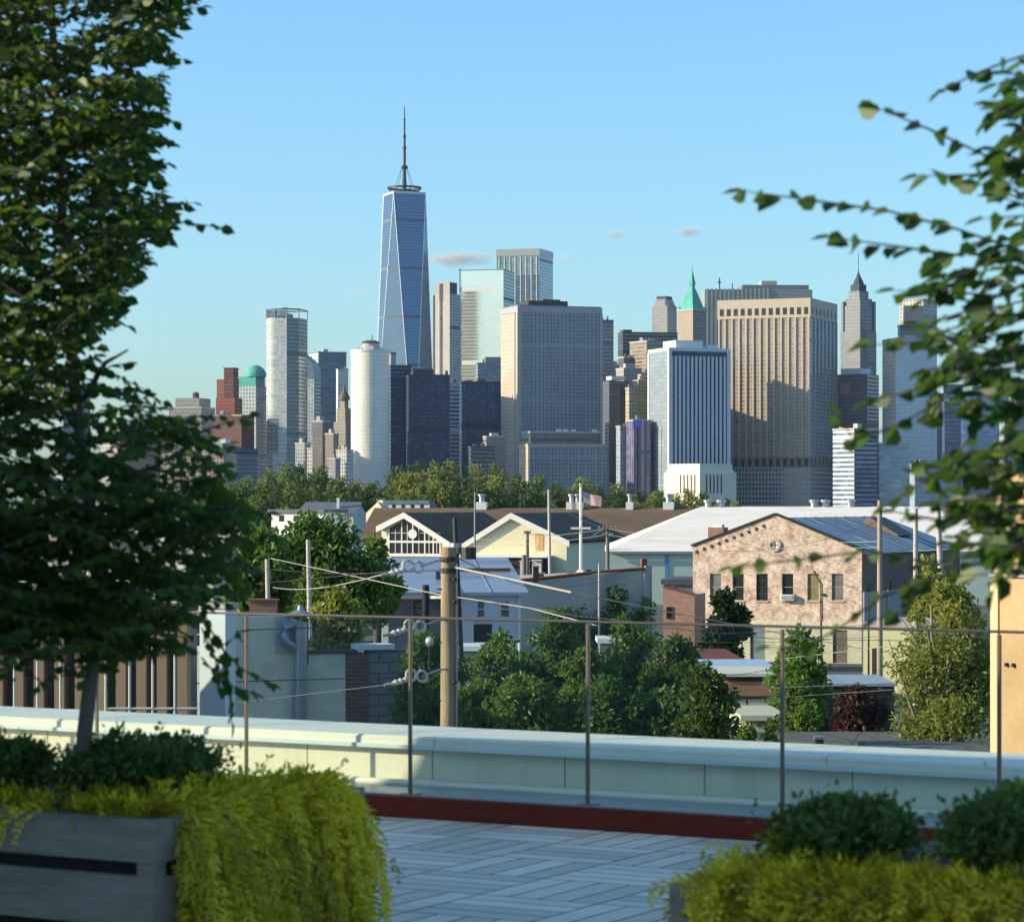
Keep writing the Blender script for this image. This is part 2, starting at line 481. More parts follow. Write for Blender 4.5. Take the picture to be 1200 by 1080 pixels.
# sloped roof glass tower
t = Tw('sloped_roof_tower', 'pale gridded glass tower with a slanting curved top beside the tall curved tower', 'office tower', 340, 368, 376, 2900)
z0, z1 = t.z(444), t.z(411)
gl = facade('f_slope', (.45, .47, .46), (.10, .17, .2), 3.9, 3.2, .6, .7, gior=2.2); gl2 = facade('f_slope2', (.14, .2, .23), (.05, .1, .13), 3.9, 3.2, .6, .7)
t.block('wall', 0, z0, [gl, gl2])
L = t.L1; prof = [(-L, z1 + 6), (-L * .7, z1), (-L * .35, t.z(418)), (-L * .12, t.z(424)), (0, t.z(434))]
mb = MB()
for i in range(4):
    a, b = prof[i], prof[i + 1]
    mb.face([(a[0], 0, a[1]), (b[0], 0, b[1]), (b[0], t.L2, b[1]), (a[0], t.L2, a[1])])
    mb.face([(a[0], 0, z0), (b[0], 0, z0), (b[0], 0, b[1]), (a[0], 0, a[1])])
mb.face([(0, 0, z0), (0, t.L2, z0), (0, t.L2, prof[-1][1]), (0, 0, prof[-1][1])])
mb.build('slanted_roof', plain('teal_glass_roof', (.12, .19, .22), .35, .15, .05), t.e)

# green banded
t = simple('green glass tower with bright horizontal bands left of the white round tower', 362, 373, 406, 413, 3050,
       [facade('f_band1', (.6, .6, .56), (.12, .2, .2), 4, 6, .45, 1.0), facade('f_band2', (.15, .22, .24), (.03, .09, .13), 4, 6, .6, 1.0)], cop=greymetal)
simple('small pale box building in front of the green banded tower', 394, 396, 408, 433, 2980, [whitem, facade('f_whbox', (.55, .57, .55), (.2, .25, .26), 4, 3, .4, .7)])
# old domed tower
t = Tw('old_stone_tower', 'weathered stone tower with a small dome left of the white round tower', 'office tower', 391, 405, 415, 2800)
st = facade('f_oldst', (.3, .26, .22), (.05, .05, .055), 3.6, 2.4, .5, .4)
t.block('wall', 0, t.z(494), st); t.part('setback', st, -t.L1 * .85, -2, 2, t.L2 * .85, t.z(494), t.z(478))
t.part('upper_setback', st, -t.L1 * .7, -4, 4, t.L2 * .7, t.z(478), t.z(468))
mb = MB(); c = (-t.L1 * .43, t.L2 * .43); mb.lathe([(6, t.z(468)), (5.5, t.z(464)), (3.5, t.z(460)), (1.5, t.z(457)), (1.2, t.z(453)), (0, t.z(451))], 14, c); mb.build('dome', plain('olddome', (.16, .13, .11), .7), t.e)
for k, (a, b, y, cl, lab) in enumerate([(346, 364, 520, (.34, .36, .36), 'pale grey low house at the foot of the tall curved tower'),
                               (360, 382, 526, (.5, .48, .45), 'white low block with rooftop boxes below the sloped glass tower'),
                               (366, 386, 494, (.13, .12, .12), 'dark brick block standing below the green banded tower'),
                               (381, 397, 509, (.25, .19, .16), 'brown brick walk-up in front of the weathered stone tower'),
                               (394, 414, 528, (.52, .5, .46), 'cream low block touching the white round tower at its left'),
                               (384, 399, 538, (.3, .3, .31), 'grey low shed hidden behind trees left of the white round tower')]):
    simple(lab, a, a + (b - a) * .6, b, y, 2500 - 12 * k, facade('f_low%d' % k, cl, (.05, .055, .065), 3.4, 2.6, .5, .45), name='low_block', cat='low block', pent=[(.3, .6, 5, conc)])

# --- white round tower
D = 2680; cxp = 432.5; rr = 22.5 / F * D; Xc = (cxp - 600) / F * D
e = thing('round_tower', 'white cylindrical tower with horizontal window bands and a round rooftop drum', 'skyscraper', (Xc, D + rr, 0))
mb = MB(); mb.lathe([(rr, 0), (rr, ZY(410, D))], 48); mb.build('wall', facade('f_round', (.80, .77, .66), (.60, .60, .54), 3.8, 2.4, .30, 1.0, gr=.35, gvar=.3), e)
mb = MB(); mb.lathe([(rr + .5, ZY(411.5, D)), (rr + .5, ZY(409, D)), (rr - 2, ZY(409, D))], 48); mb.build('parapet', whitem, e)
mb = MB(); mb.lathe([(9.5, ZY(410, D)), (9.5, ZY(405, D)), (8, ZY(404, D)), (8, ZY(401, D))], 24, (.5, 0)); mb.build('roof_drum', conc, e)
mb = MB(); mb.lathe([(8.8, ZY(401, D)), (8.8, ZY(399.6, D)), (5, ZY(397.6, D))], 24, (.5, 0)); mb.build('drum_rim', darkconc, e)
mb = MB(); mb.tube([(2, 0, ZY(398, D)), (2, 0, ZY(391, D))], .45, 5); mb.build('antenna', darkmetal, e)
for k in range(5):
    mb = MB(); a = k * 1.2 - 2.6; mb.box(rr * .7 * math.cos(a) - 1.5, rr * .7 * math.cos(a) + 1.5, rr * .5 * math.sin(a) - 1.5, rr * .5 * math.sin(a) + 1.5, ZY(410, D), ZY(405.5, D)); mb.build('roof_box', whitem, e)
simple('small grey block peeking between the white round tower and the tapered glass skyscraper', 452, 458, 464, 414, 3000, facade('f_sm', (.3, .3, .32), (.07, .08, .1)), cop=darkconc)

# --- tallest tapered tower
D = 3616; cx = (474 - 600) / F * D
e = thing('tapered_skyscraper', 'tallest tapered glass skyscraper with chamfered corners and a long spire', 'skyscraper', (cx, D, 0))
zb, zt = 57, ZY(229, D)
def sq(side, ang): return [(side / math.sqrt(2) * math.cos(R(ang + 45 + 90 * k)), side / math.sqrt(2) * math.sin(R(ang + 45 + 90 * k))) for k in range(4)]
B = sq(61, -25); T = sq(43.5, 20)
glassA = facade('f_taper', (.13, .17, .21), (.115, .17, .25), 4.1, 1.6, .86, .95, gr=.14, gior=1.8, gvar=.15, wrough=.4, metal=.85)
mb = MB(); mb.prism(B, 0, zb); mb.build('base', glassA, e)
mb = MB()
for k in range(4):
    b0, b1 = B[k], B[(k + 1) % 4]
    mid = math.atan2((b0[1] + b1[1]) / 2, (b0[0] + b1[0]) / 2)
    tk = min(range(4), key=lambda q: abs(math.atan2(math.sin(math.atan2(T[q][1], T[q][0]) - mid), math.cos(math.atan2(T[q][1], T[q][0]) - mid))))
    tp = T[tk]
    mb.face([(*b0, zb), (*b1, zb), (*tp, zt)])
    nx = T[(tk + 1) % 4]
    mb.face([(*b1, zb), (*nx, zt), (*tp, zt)])
mb.face([(*p, zt) for p in T])
for poly in [p for p in mb.f]: pass
mb.build('glass_shaft', glassA, e)
edge = plain('bright_edge', (.75, .77, .78), .35, .05, .1, .3)
for k in range(4):
    b1 = B[k]; mid = math.atan2(b1[1], b1[0])
    for q in range(4):
        d = math.atan2(T[q][1], T[q][0]) - mid
        if abs(math.atan2(math.sin(d), math.cos(d))) < R(50):
            mb = MB(); mb.tube([(*b1, zb), (*T[q], zt)], .45, 4); mb.build('corner_trim', edge, e)
mb = MB(); mb.prism(sq(44.4, 20), zt, zt + 2.5); mb.build('parapet', whitem, e)
for z0_, r_, h_ in ((ZY(226, D), 19.5, 1.6), (ZY(221.5, D), 22.5, 2.4)):
    mb = MB(); mb.lathe([(r_ - 2.5, z0_), (r_, z0_), (r_, z0_ + h_), (r_ - 2.5, z0_ + h_), (r_ - 2.5, z0_)], 28, cap=False); mb.build('communication_ring', darkmetal, e)
for k in range(14):
    a = 2 * math.pi * k / 14; a2 = a + .22
    mb = MB(); mb.tube([(18 * math.cos(a), 18 * math.sin(a), zt + 2.5), (21 * math.cos(a2), 21 * math.sin(a2), ZY(221, D))], .55, 4); mb.build('ring_strut', darkmetal, e)
z = lambda y: ZY(y, D)
mb = MB(); mb.lathe([(2.3, zt + 2), (2.3, z(199)), (1.9, z(198)), (1.9, z(175)), (2.6, z(175)), (2.6, z(172)), (1.6, z(172)), (1.6, z(161)), (2.3, z(161)), (2.3, z(159)), (1.2, z(158)), (1.2, z(141)), (1.6, z(140.5)), (.7, z(139)), (.7, z(127)), (0, z(123))], 10)
sp = mb.build('spire', darkmetal, e)
mb = MB(); mb.lathe([(2.3, z(198.5)), (4.6, z(197)), (4.6, z(195.5)), (2.2, z(193.5))], 12); mb.build('spire_collar', darkmetal, sp)
for k in range(6):
    a = 2 * math.pi * k / 6 + .3
    mb = MB(); mb.tube([(15 * math.cos(a), 15 * math.sin(a), zt + 3), (3.5 * math.cos(a), 3.5 * math.sin(a), z(196))], .28, 4); mb.build('stay_cable', darkmetal, sp)

# --- slim stone and dark tower
t = Tw('slim_tower', 'slim stone faced tower with a dark window strip and notched crown', 'skyscraper', 507, 527, 539, 3300)
stn = facade('f_slimst', (.46, .42, .38), (.16, .15, .14), 3.6, 2.0, .35, .5, gr=.4)
sdk = facade('f_slimdk', (.12, .15, .19), (.05, .09, .14), 3.6, 2.4, .7, .8)
t.block('wall', 0, t.z(344), [stn, sdk]); t.block('crown', t.z(344), t.z(331), [conc, darkconc], x0=t.lx(510), y1=t.L2 * .72)
t.coping(t.z(331), conc, 1.0, -2.8)
t.part('dark_slot', facade('f_slot', (.08, .08, .08), (.02, .02, .025), 3.6, 2.2, .6, .55), t.lx(515.3), t.lx(518.6), -.3, .5, 0, t.z(352))
t.part('crown_slot', darkmetal, t.lx(515), t.lx(519), -.35, .5, t.z(351.8), t.z(332))
t.part('dark_reveal', darkconc, t.lx(507.6), t.lx(509.6), -.3, .5, 0, t.z(345))

# --- pale reflective glass slab
t = Tw('glass_slab_tower', 'broad pale mirror glass tower reflecting the evening sky', 'skyscraper', 539, 590, 603, 3350)
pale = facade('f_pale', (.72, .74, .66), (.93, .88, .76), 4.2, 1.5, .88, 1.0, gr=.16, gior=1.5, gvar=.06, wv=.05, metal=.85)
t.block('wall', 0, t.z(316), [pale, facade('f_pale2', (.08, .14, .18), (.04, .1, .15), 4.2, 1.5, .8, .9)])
t.coping(t.z(316), greymetal, .8, .2); t.part('edge_fin', greymetal, -t.L1 - .7, -t.L1 + .3, -.8, 2, 0, t.z(313.5))

# --- tall glass tower with white mullions behind
t = Tw('glass_tower', 'tall green glass tower with white vertical mullions and a flat screen top', 'skyscraper', 582, 632, 648, 3700)
g1 = facade('f_g4', (.2, .27, .28), (.06, .12, .14), 4.1, 3, .8, .85, gior=2.1); g2 = facade('f_g4b', (.28, .38, .4), (.12, .22, .25), 4.1, 3, .8, .85, gior=2.1)
t.block('wall', 0, t.z(299), [g1, g2]); t.block('crown_screen', t.z(299), t.z(291), [plain('crownscr', (.3, .33, .33), .5, .1, .05), whitem], x0=-t.L1 - .6, x1=.6, y0=-.6)
for i in range(8):
    x = -t.L1 * (i + .5) / 8; t.part('mullion', whitem, x - .45, x + .45, -.9, .2, 0, t.z(300))
t.part('dark_zone', facade('f_dkz', (.03, .06, .1), (.02, .05, .09), 4.1, 3, .8, .9), t.lx(600), -.5, -.5, .5, 0, t.z(322))

# --- navy group
t = Tw('navy_block', 'navy block with fine horizontal bands right beside the white round tower', 'office block', 453, 458, 482, 2760)
nv = facade('f_navy', (.022, .055, .10), (.012, .05, .10), 3.9, 5, .5, 1.0, gior=1.35); nv2 = facade('f_navy2', (.018, .05, .10), (.012, .045, .10), 3.9, 5, .5, 1.0, gior=1.35)
t.block('wall', 0, t.z(429), [nv, nv2]); t.coping(t.z(429), darkconc)
t = Tw('charcoal_block', 'broad charcoal office block with small white roof units right of the navy block', 'office block', 476, 479, 527, 2720)
ch = facade('f_char', (.035, .058, .095), (.02, .05, .095), 3.8, 2.4, .55, .7, gior=1.35)
t.block('wall', 0, t.z(440), ch); t.coping(t.z(440), darkconc)
t.part('mechanical_box', darkconc, -t.L1 * .6, -1, t.ly(484), t.ly(508), t.z(440) + 1, t.z(432))
t.part('roof_unit', whitem, -3, -1, t.ly(481.5), t.ly(485), t.z(440) + 1.2, t.z(437)); t.part('roof_unit', darkconc, -3, -1, t.ly(522), t.ly(525), t.z(440) + 1.2, t.z(434))
simple('narrow block of bright and dark stripes between the charcoal block and the dark navy box', 525, 527, 541, 449, 2880,
       facade('f_stripe', (.5, .5, .5), (.04, .06, .09), 4.2, 5, .55, 1.0))
simple('dark navy glass box left of the big gridded tower', 538, 541, 590, 448, 2800,
       [facade('f_nb', (.012, .045, .10), (.006, .04, .10), 3.9, 2.2, .8, .9, gior=1.35)] * 2, cop=darkconc, pent=[(.4, .6, 4, darkconc)])
simple('blue grey block rising behind the dark navy box', 557, 560, 592, 426, 3150, facade('f_bg', (.2, .25, .3), (.07, .11, .15), 4, 3, .55, .7), cop=greymetal, pent=[(.3, .9, 8, greymetal)])
simple('low dark block with a stepped roof at the foot of the dark navy box', 549, 552, 580, 524, 2560, facade('f_ld', (.07, .085, .1), (.03, .05, .07), 3.8, 4, .5, .9), name='low_block', cat='low block', cop=darkconc)
simple('low pale grey block against the left flank of the big gridded tower', 566, 570, 592, 512, 2600, facade('f_ld2', (.25, .24, .23), (.05, .06, .08), 4, 3, .5, .8), name='low_block', cat='low block', pent=[(.3, .7, 4, conc)])

# --- big gridded tower and annex
t = Tw('gridded_tower', 'big gridded tower of pale vertical ribs with a pink lit left flank', 'skyscraper', 587, 607, 705, 2720, aspect=.55)
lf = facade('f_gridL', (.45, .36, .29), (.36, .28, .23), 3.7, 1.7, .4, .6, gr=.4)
rf = facade('f_gridR', (.30, .35, .38), (.03, .06, .09), 3.6, 2.15, .62, .55, gior=1.4)  # pink lit flank and bluish shaded face are put into the two colours
zt = t.z(362)
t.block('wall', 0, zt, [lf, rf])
t.part('parapet', plain('ribstone', (.36, .37, .38), .8, .1, .05), -t.L1 - .6, .6, -.6, t.L2 + .6, zt - 3, zt + 3)
t.part('roof_rail', greymetal, -t.L1, -.5, .5, t.L2 - .5, zt + 3, zt + 4.2)
rib = MATS['ribstone']
n = 21
for i in range(n):
    y = t.ly(612) + (t.ly(700) - t.ly(612)) * i / (n - 1); t.part('rib', rib, -.3, .55, y - .55, y + .55, 0, zt - 3)
for px in (607.6, 602): pass
t.part('corner_pier', conc, -1.5, 1.0, -1.0, 3.2, 0, zt - 3); t.part('corner_pier', conc, -9, -7, -1.0, .6, 0, zt - 3)
t.part('corner_pier', conc, -2, .9, t.L2 - 2, t.L2 + .8, 0, zt - 3)
t.part('mechanical_penthouse', plain('penth', (.05, .065, .055), .8, .3, .2), -t.L1 * .7, -6, t.ly(622), t.ly(668), zt + 4.2, t.z(351))
t.part('mechanical_box', darkconc, -t.L1 * .6, -8, t.ly(640), t.ly(660), t.z(351), t.z(349))
a = Tw('annex_block', 'lower ribbed annex with a pinkish left end in front of the big gridded tower', 'office block', 608, 619, 712, 2640, aspect=.4)
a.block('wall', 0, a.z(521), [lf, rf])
for i in range(23):
    y = a.ly(621) + (a.ly(710) - a.ly(621)) * i / 22; a.part('rib', rib, -.3, .5, y - .42, y + .42, 0, a.z(523))
a.part('parapet', conc, -a.L1 - .6, .7, -.6, a.L2 + .6, a.z(523), a.z(520))
a.part('upper_storey', facade('f_ann', (.1, .11, .12), (.02, .03, .05), 12, 3.6, .8, .8), -a.L1, -3, 3, a.ly(705), a.z(520), a.z(507))
a.part('upper_coping', conc, -a.L1 - .4, -2.4, 2.4, a.ly(705.8), a.z(507), a.z(505))
for px in (655, 663, 672, 697): a.part('roof_unit', whitem, -9, -5, a.ly(px), a.ly(px + 5), a.z(505), a.z(502.5))

# --- middle cluster
simple('dark banded tower just right of the big gridded tower', 700, 704, 719, 376, 2950, facade('f_g1', (.16, .2, .24), (.03, .06, .09), 4, 6, .5, 1.0), cop=darkconc)
t = Tw('brown_tower', 'dark brown tower stepped in two blocks left of the green pyramid roof', 'office tower', 724, 730, 794, 3120, aspect=.4)
t.block('wall', 0, t.z(390), facade('f_g2', (.06, .06, .06), (.025, .035, .045), 4, 5, .5, 1.0)); t.coping(t.z(390), darkconc)
t.part('mechanical_box', darkconc, -t.L1 * .8, -2, t.ly(731), t.ly(741), t.z(390), t.z(386))
simple('warm brown banded block in front of the dark brown stepped tower', 738, 758, 791, 400, 3020, [facade('f_g2b', (.3, .22, .16), (.07, .06, .06), 4, 5, .5, 1.0), facade('f_g2c', (.2, .16, .13), (.06, .055, .055), 4, 5, .5, 1.0)])
t = Tw('stone_tower', 'grey stone tower with an octagonal tapered top behind the brown blocks', 'skyscraper', 764, 782, 793, 3350)
gs = facade('f_gs', (.28, .28, .28), (.08, .09, .10), 3.7, 2.6, .5, .42)
t.block('wall', 0, t.z(358), gs)
L1, L2 = t.L1, t.L2; mb = MB()
mb.prism([(-L1, 3), (-L1 + 3, 0), (-3, 0), (0, 3), (0, L2 - 3), (-3, L2), (-L1 + 3, L2), (-L1, L2 - 3)], t.z(358), t.z(350), top=[(-L1 + 3, 5), (-L1 + 5, 3), (-5, 3), (-3, 5), (-3, L2 - 5), (-5, L2 - 3), (-L1 + 5, L2 - 3), (-L1 + 3, L2 - 5)])
mb.build('tapered_top', gs, t.e); t.part('cap', darkconc, -L1 + 4, -4, 4, L2 - 4, t.z(350), t.z(346.5))

t = Tw('pyramid_roof_tower', 'stone tower topped by a steep green copper pyramid and spire', 'skyscraper', 794, 812, 828, 3200)
ps = facade('f_pst', (.37, .29, .22), (.07, .065, .06), 3.7, 2.7, .5, .42); ps2 = facade('f_pst2', (.2, .18, .16), (.06, .06, .06), 3.7, 2.7, .5, .42)  # second stone is a darker copy for the side turned from the sun
t.block('wall', 0, t.z(364), [ps, ps2]); t.part('cornice', conc, -t.L1 - .8, .8, -.8, t.L2 + .8, t.z(364), t.z(361.5))
L1, L2 = t.L1, t.L2; c = (-L1 / 2, L2 / 2); q = lambda f: [(c[0] + (p[0] - c[0]) * f, c[1] + (p[1] - c[1]) * f) for p in [(-L1, 0), (0, 0), (0, L2), (-L1, L2)]]
mb = MB(); mb.prism(q(.86), t.z(361.5), t.z(337), top=q(.24)); py = mb.build('pyramid_roof', copper, t.e)
mb = MB(); mb.prism(q(.2), t.z(337), t.z(332)); mb.build('lantern', copper, py)
mb = MB(); mb.prism(q(.26), t.z(332), t.z(315), top=q(.03)); mb.build('spire', copper, py)
for s_ in ((-L1 * .95, L2 * .06), (-L1 * .05, L2 * .06), (-L1 * .05, L2 * .94)):
    mb = MB(); mb.prism([(s_[0] - 1.4, s_[1] - 1.4), (s_[0] + 1.4, s_[1] - 1.4), (s_[0] + 1.4, s_[1] + 1.4), (s_[0] - 1.4, s_[1] + 1.4)], t.z(361.5), t.z(357), top=[(s_[0], s_[1])] * 4); mb.build('pinnacle', copper, t.e)
mb = MB(); mb.tube([(*c, t.z(316)), (*c, t.z(309))], .35, 4); mb.build('flag_mast', darkmetal, t.e)

t = Tw('ribbed_tower', 'wide grey ribbed tower with a plain roof block and antenna behind the sunlit tower', 'skyscraper', 821, 826, 952, 3300, aspect=.35)
t.block('wall', 0, t.z(339), facade('f_rib', (.30, .31, .31), (.10, .12, .14), 3.8, 3.0, .6, .5))
for i in range(15):
    y = t.ly(829) + (t.ly(900) - t.ly(829)) * i / 14; t.part('rib', conc, -.3, .9, y - 1, y + 1, 0, t.z(338))
t.part('roof_block', plain('rblk', (.2, .22, .22), .7, .1, .05), -t.L1 * .9, -1, t.ly(870), t.ly(948), t.z(339), t.z(333.5))
t.part('roof_box', conc, -t.L1 * .7, -4, t.ly(893), t.ly(911), t.z(333.5), t.z(328.5))
mb = MB(); mb.tube([(-8, t.ly(844), t.z(339)), (-8, t.ly(844), t.z(325))], .8, 5); mb.tube([(-8, t.ly(842), t.z(330)), (-8, t.ly(846), t.z(330))], .9, 5); mb.build('antenna', darkmetal, t.e)
mb = MB(); mb.tube([(-8, t.ly(859), t.z(339)), (-8, t.ly(859), t.z(331))], .7, 5); mb.build('antenna', darkmetal, t.e)

# small cluster between gridded tower and striped tower
for k, (a, b, y, cl, c2, lab, pe) in enumerate([
        (704, 737, 446, (.09, .10, .125), (.04, .055, .08), 'dark plum block with a pale roof edge right of the annex', [(.2, .9, 5, whitem)]),
        (703, 726, 428, (.42, .40, .37), (.1, .1, .1), 'pale old stone block with a turreted roof behind the dark plum block', [(.1, .3, 7, conc), (.5, .9, 5, conc)]),
        (724, 748, 419, (.09, .11, .12), (.04, .05, .06), 'small dark rooftop block above the pale old stone block', None),
        (722, 752, 432, (.36, .33, .3), (.08, .08, .08), 'grey stone block under the small dark rooftop block', [(.3, .7, 6, conc)]),
        (733, 747, 455, (.48, .4, .3), (.08, .09, .1), 'narrow cream fronted block left of the striped tower', None),
        (742, 762, 446, (.45, .36, .16), (.08, .12, .1), 'mustard trimmed narrow block left of the striped tower', [(.3, .6, 7, conc)]),
        (722, 738, 500, (.3, .34, .38), (.12, .17, .22), 'slim grey blue glass block at the foot of the dark plum block', None),
        (734, 763, 493, (.16, .14, .22), (.07, .07, .12), 'violet grey slab with vertical strips beside the striped tower', None)]):
    D_ = [2850, 3050, 3040, 3000, 2840, 2860, 2640, 2620][k]
    simple(lab, a, a + (b - a) * .3, b, y, D_, facade('f_clus%d' % k, cl, c2, 3.8, 3.0 if k != 7 else 6, .55 if k < 7 else 1.0, .5), cop=(None if k == 0 else conc), pent=pe)
t = Tw('billboard', 'blue rooftop panel on the violet grey slab', 'sign', 741, 742, 752, 2612)
t.block('panel', t.z(501), t.z(492), plain('blue_panel', (.07, .10, .5), .5, .1, .1), x0=-1.0, x1=0, y1=t.L2)
t.part('support', darkmetal, -1.0, -.2, t.L2 * .4, t.L2 * .6, 0, t.z(501))

# --- striped tower
t = Tw('striped_tower', 'white and dark vertically striped tower with a plain grey left flank', 'skyscraper', 760, 784, 855, 2600, aspect=.75)
sd = facade('f_sdark', (.03, .05, .09), (.02, .045, .085), 3.8, 2, .7, 1.0, gior=1.35)
t.block('wall', 0, t.z(411), [facade('f_sflank', (.22, .26, .29), (.17, .22, .26), 3.8, 1.6, .5, .6, gr=.3), sd])
t.part('parapet', plain('stripewh', (.60, .62, .64), .7, .06, .05), -t.L1 - .5, .9, -.5, t.L2 + .5, t.z(411), t.z(407))
sw = MATS['stripewh']
n = 14
for i in range(n):
    y = t.ly(787) + (t.ly(849) - t.ly(787)) * i / (n - 1)
    t.part('stripe', sw, -.3, .8, y - 1.05, y + 1.05, 0, t.z(417))
for i in range(n + 1):
    pass
t.part('corner_pier', sw, -2, 1.2, -.6, 2.4, 0, t.z(411)); t.part('corner_pier', sw, -2, 1.3, t.L2 - 3, t.L2 + .5, 0, t.z(411)); t.part('corner_pier', whitem, -t.L1 - .7, -t.L1 + 2, -.7, 1, 0, t.z(411))
t.part('mechanical_penthouse', whitem, -t.L1 * .7, -4, t.ly(794), t.ly(826), t.z(407), t.z(398)); t.part('roof_box', whitem, -t.L1 * .5, -4, t.ly(832), t.ly(844), t.z(407), t.z(403))

t = Tw('shadow_block', 'unseen stepped block added behind the striped tower to shade the sunlit tower', 'office block', 797, 818, 822, 2664, theta=3, depth=20)  # unseen block added to throw a stepped shadow on the sunlit tower
t.block('wall', 0, 158, sd); t.part('lower_wing', sd, -t.L1, 0, 20.01, 46, 0, 116); t.coping(158, conc)
# --- stone pavilion
t = Tw('stone_block', 'pale stone low block with chamfered shoulders and dark slot windows below the striped tower', 'stone block', 778, 820, 863, 2300)
L1, L2 = t.L1, t.L2; zt = t.z(543); st1 = plain('ferry_stone', (.70, .64, .52), .85, .07, .1)
mb = MB(); q = lambda i: [(-L1 + i, i), (-i, i), (-i, L2 - i), (-L1 + i, L2 - i)]
mb.prism(q(0), 0, t.z(554)); mb.build('wall', st1, t.e)
mb = MB(); mb.prism(q(.5), t.z(554), t.z(549), top=q(2.5)); mb.build('shoulder', st1, t.e)
mb = MB(); mb.prism(q(2.5), t.z(549), zt); mb.build('upper_storey', st1, t.e)
for k in range(5):
    x = t.lx(797.5 + k * 4.2); t.part('window', darkmetal, x - .65, x + .65, -.25, .4, t.z(578), t.z(556)); y = t.ly(828 + k * 4.3); t.part('window', darkmetal, -.4, .25, y - .65, y + .65, t.z(578), t.z(556))

# --- sunlit tower
t = Tw('sunlit_tower', 'massive tower of golden piers with a row of square openings along its top', 'skyscraper', 842, 949, 980, 2680)
warm = facade('f_sunL', (.40, .33, .25), (.12, .10, .085), 3.9, 2.2, .42, .75, gr=.25, gior=2.2); cool = facade('f_sunR', (.38, .38, .38), (.03, .055, .085), 3.9, 2.2, .55, .7)  # sun side tinted warm and shade side cool in the base colours
low = facade('f_sunlow', (.48, .45, .41), (.02, .03, .045), 4.6, 3.4, .6, .62)
z1, z2, z0 = t.z(357), t.z(349), t.z(535)
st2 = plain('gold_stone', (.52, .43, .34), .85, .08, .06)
t.block('lower_storeys', 0, t.z(548), low); t.block('transfer_band', t.z(548), z0, plain('tband', (.3, .27, .24), .8, .1, .06))
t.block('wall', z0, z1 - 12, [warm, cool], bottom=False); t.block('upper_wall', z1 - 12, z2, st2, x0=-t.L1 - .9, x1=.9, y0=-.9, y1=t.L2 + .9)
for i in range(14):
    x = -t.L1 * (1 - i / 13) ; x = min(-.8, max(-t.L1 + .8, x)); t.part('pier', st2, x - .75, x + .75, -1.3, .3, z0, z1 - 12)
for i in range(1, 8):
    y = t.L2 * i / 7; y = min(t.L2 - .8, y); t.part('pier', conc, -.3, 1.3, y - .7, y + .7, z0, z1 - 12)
for i in range(13):
    x = -t.L1 * (1 - (i + .5) / 13); t.part('opening', darkmetal, x - 1.9, x + 1.9, -1.15, 0, z1 - 9, z1 - 2.2)
    t.part('band_opening', darkmetal, x - 1.8, x + 1.8, -.25, .5, t.z(546), t.z(537))
for i in range(7):
    y = t.L2 * (i + .5) / 7; t.part('opening', darkmetal, 0, 1.15, y - 1.9, y + 1.9, z1 - 9, z1 - 2.2)
    t.part('band_opening', darkmetal, -.5, .25, y - 1.8, y + 1.8, t.z(546), t.z(537))
# --- deco spire tower
t = Tw('art_deco_tower', 'dark stepped tower rising to a needle spire right of the sunlit tower', 'skyscraper', 985, 1008, 1027, 2950)
dk = facade('f_deco', (.21, .21, .22), (.06, .07, .085), 3.7, 2.2, .6, .42)
L1, L2 = t.L1, t.L2
def dstep(name, f, ya, yb, m=dk, par=None):
    mb = MB(); c0, c1 = -L1 / 2, L2 / 2
    r = [(c0 + sx * L1 / 2 * f, c1 + sy * L2 / 2 * f) for sx, sy in ((-1, -1), (1, -1), (1, 1), (-1, 1))]
    mb.prism(r, t.z(ya), t.z(yb)); return mb.build(name, m, t.e)
mb = MB(); mb.box(-L1, 0, 0, L2, 0, t.z(388)); mb.build('wall', dk, t.e)
dstep('setback', .86, 388, 357); dstep('setback', .76, 357, 349); dstep('setback', .56, 349, 340); dstep('setback', .44, 340, 332, darkconc)
mb = MB(); c = (-L1 / 2, L2 / 2); mb.lathe([(6.2, t.z(332)), (5, t.z(328)), (3, t.z(324)), (1.6, t.z(320)), (.7, t.z(317)), (.35, t.z(316)), (.3, t.z(298)), (.0, t.z(290))], 8, c); mb.build('spire', darkconc, t.e)
for sx, sy in ((-.86, -.86), (.86, -.86), (.86, .86)):
    x, y = c[0] + sx * L1 / 2, c[1] + sy * L2 / 2
    mb = MB(); mb.box(x - 1.5, x + 1.5, y - 1.5, y + 1.5, t.z(388), t.z(352)); mb.build('corner_turret', dk, t.e)

# --- right group behind the near branch
t = Tw('brick_block', 'brown pink block with a chalky stepped roof right of the sunlit tower', 'office block', 979, 1016, 1030, 2760)
br = facade('f_k2', (.22, .19, .20), (.06, .07, .09), 3.9, 3.4, .5, .6)
t.block('wall', 0, t.z(438), br); t.part('upper_storey', whitem, t.lx(984), t.lx(1008), 3, t.L2 - 4, t.z(438), t.z(431)); t.part('panel', plain('pinkpan', (.45, .28, .26), .8), t.lx(985), t.lx(996), -.4, .3, t.z(462), t.z(448))
simple('low block of white horizontal bands with a royal blue right face', 976, 1001, 1028, 503, 2480, [facade('f_k2b', (.55, .56, .55), (.05, .09, .15), 4.2, 5, .52, 1.0), facade('f_k2c', (.03, .07, .14), (.015, .055, .13), 4.2, 5, .6, 1.0)], cop=conc, name='low_tower', cat='office block')
t = Tw('cream_tower', 'cream gridded tower top with a dark roof house in front seen between the right branches', 'skyscraper', 1054, 1082, 1098, 3050)
t.block('wall', 0, t.z(351), [facade('f_k3', (.58, .50, .40), (.09, .085, .08), 4.4, 4.2, .6, .5), facade('f_k3b', (.33, .32, .31), (.08, .09, .1), 4.4, 4.2, .6, .5)]); t.coping(t.z(351), conc)
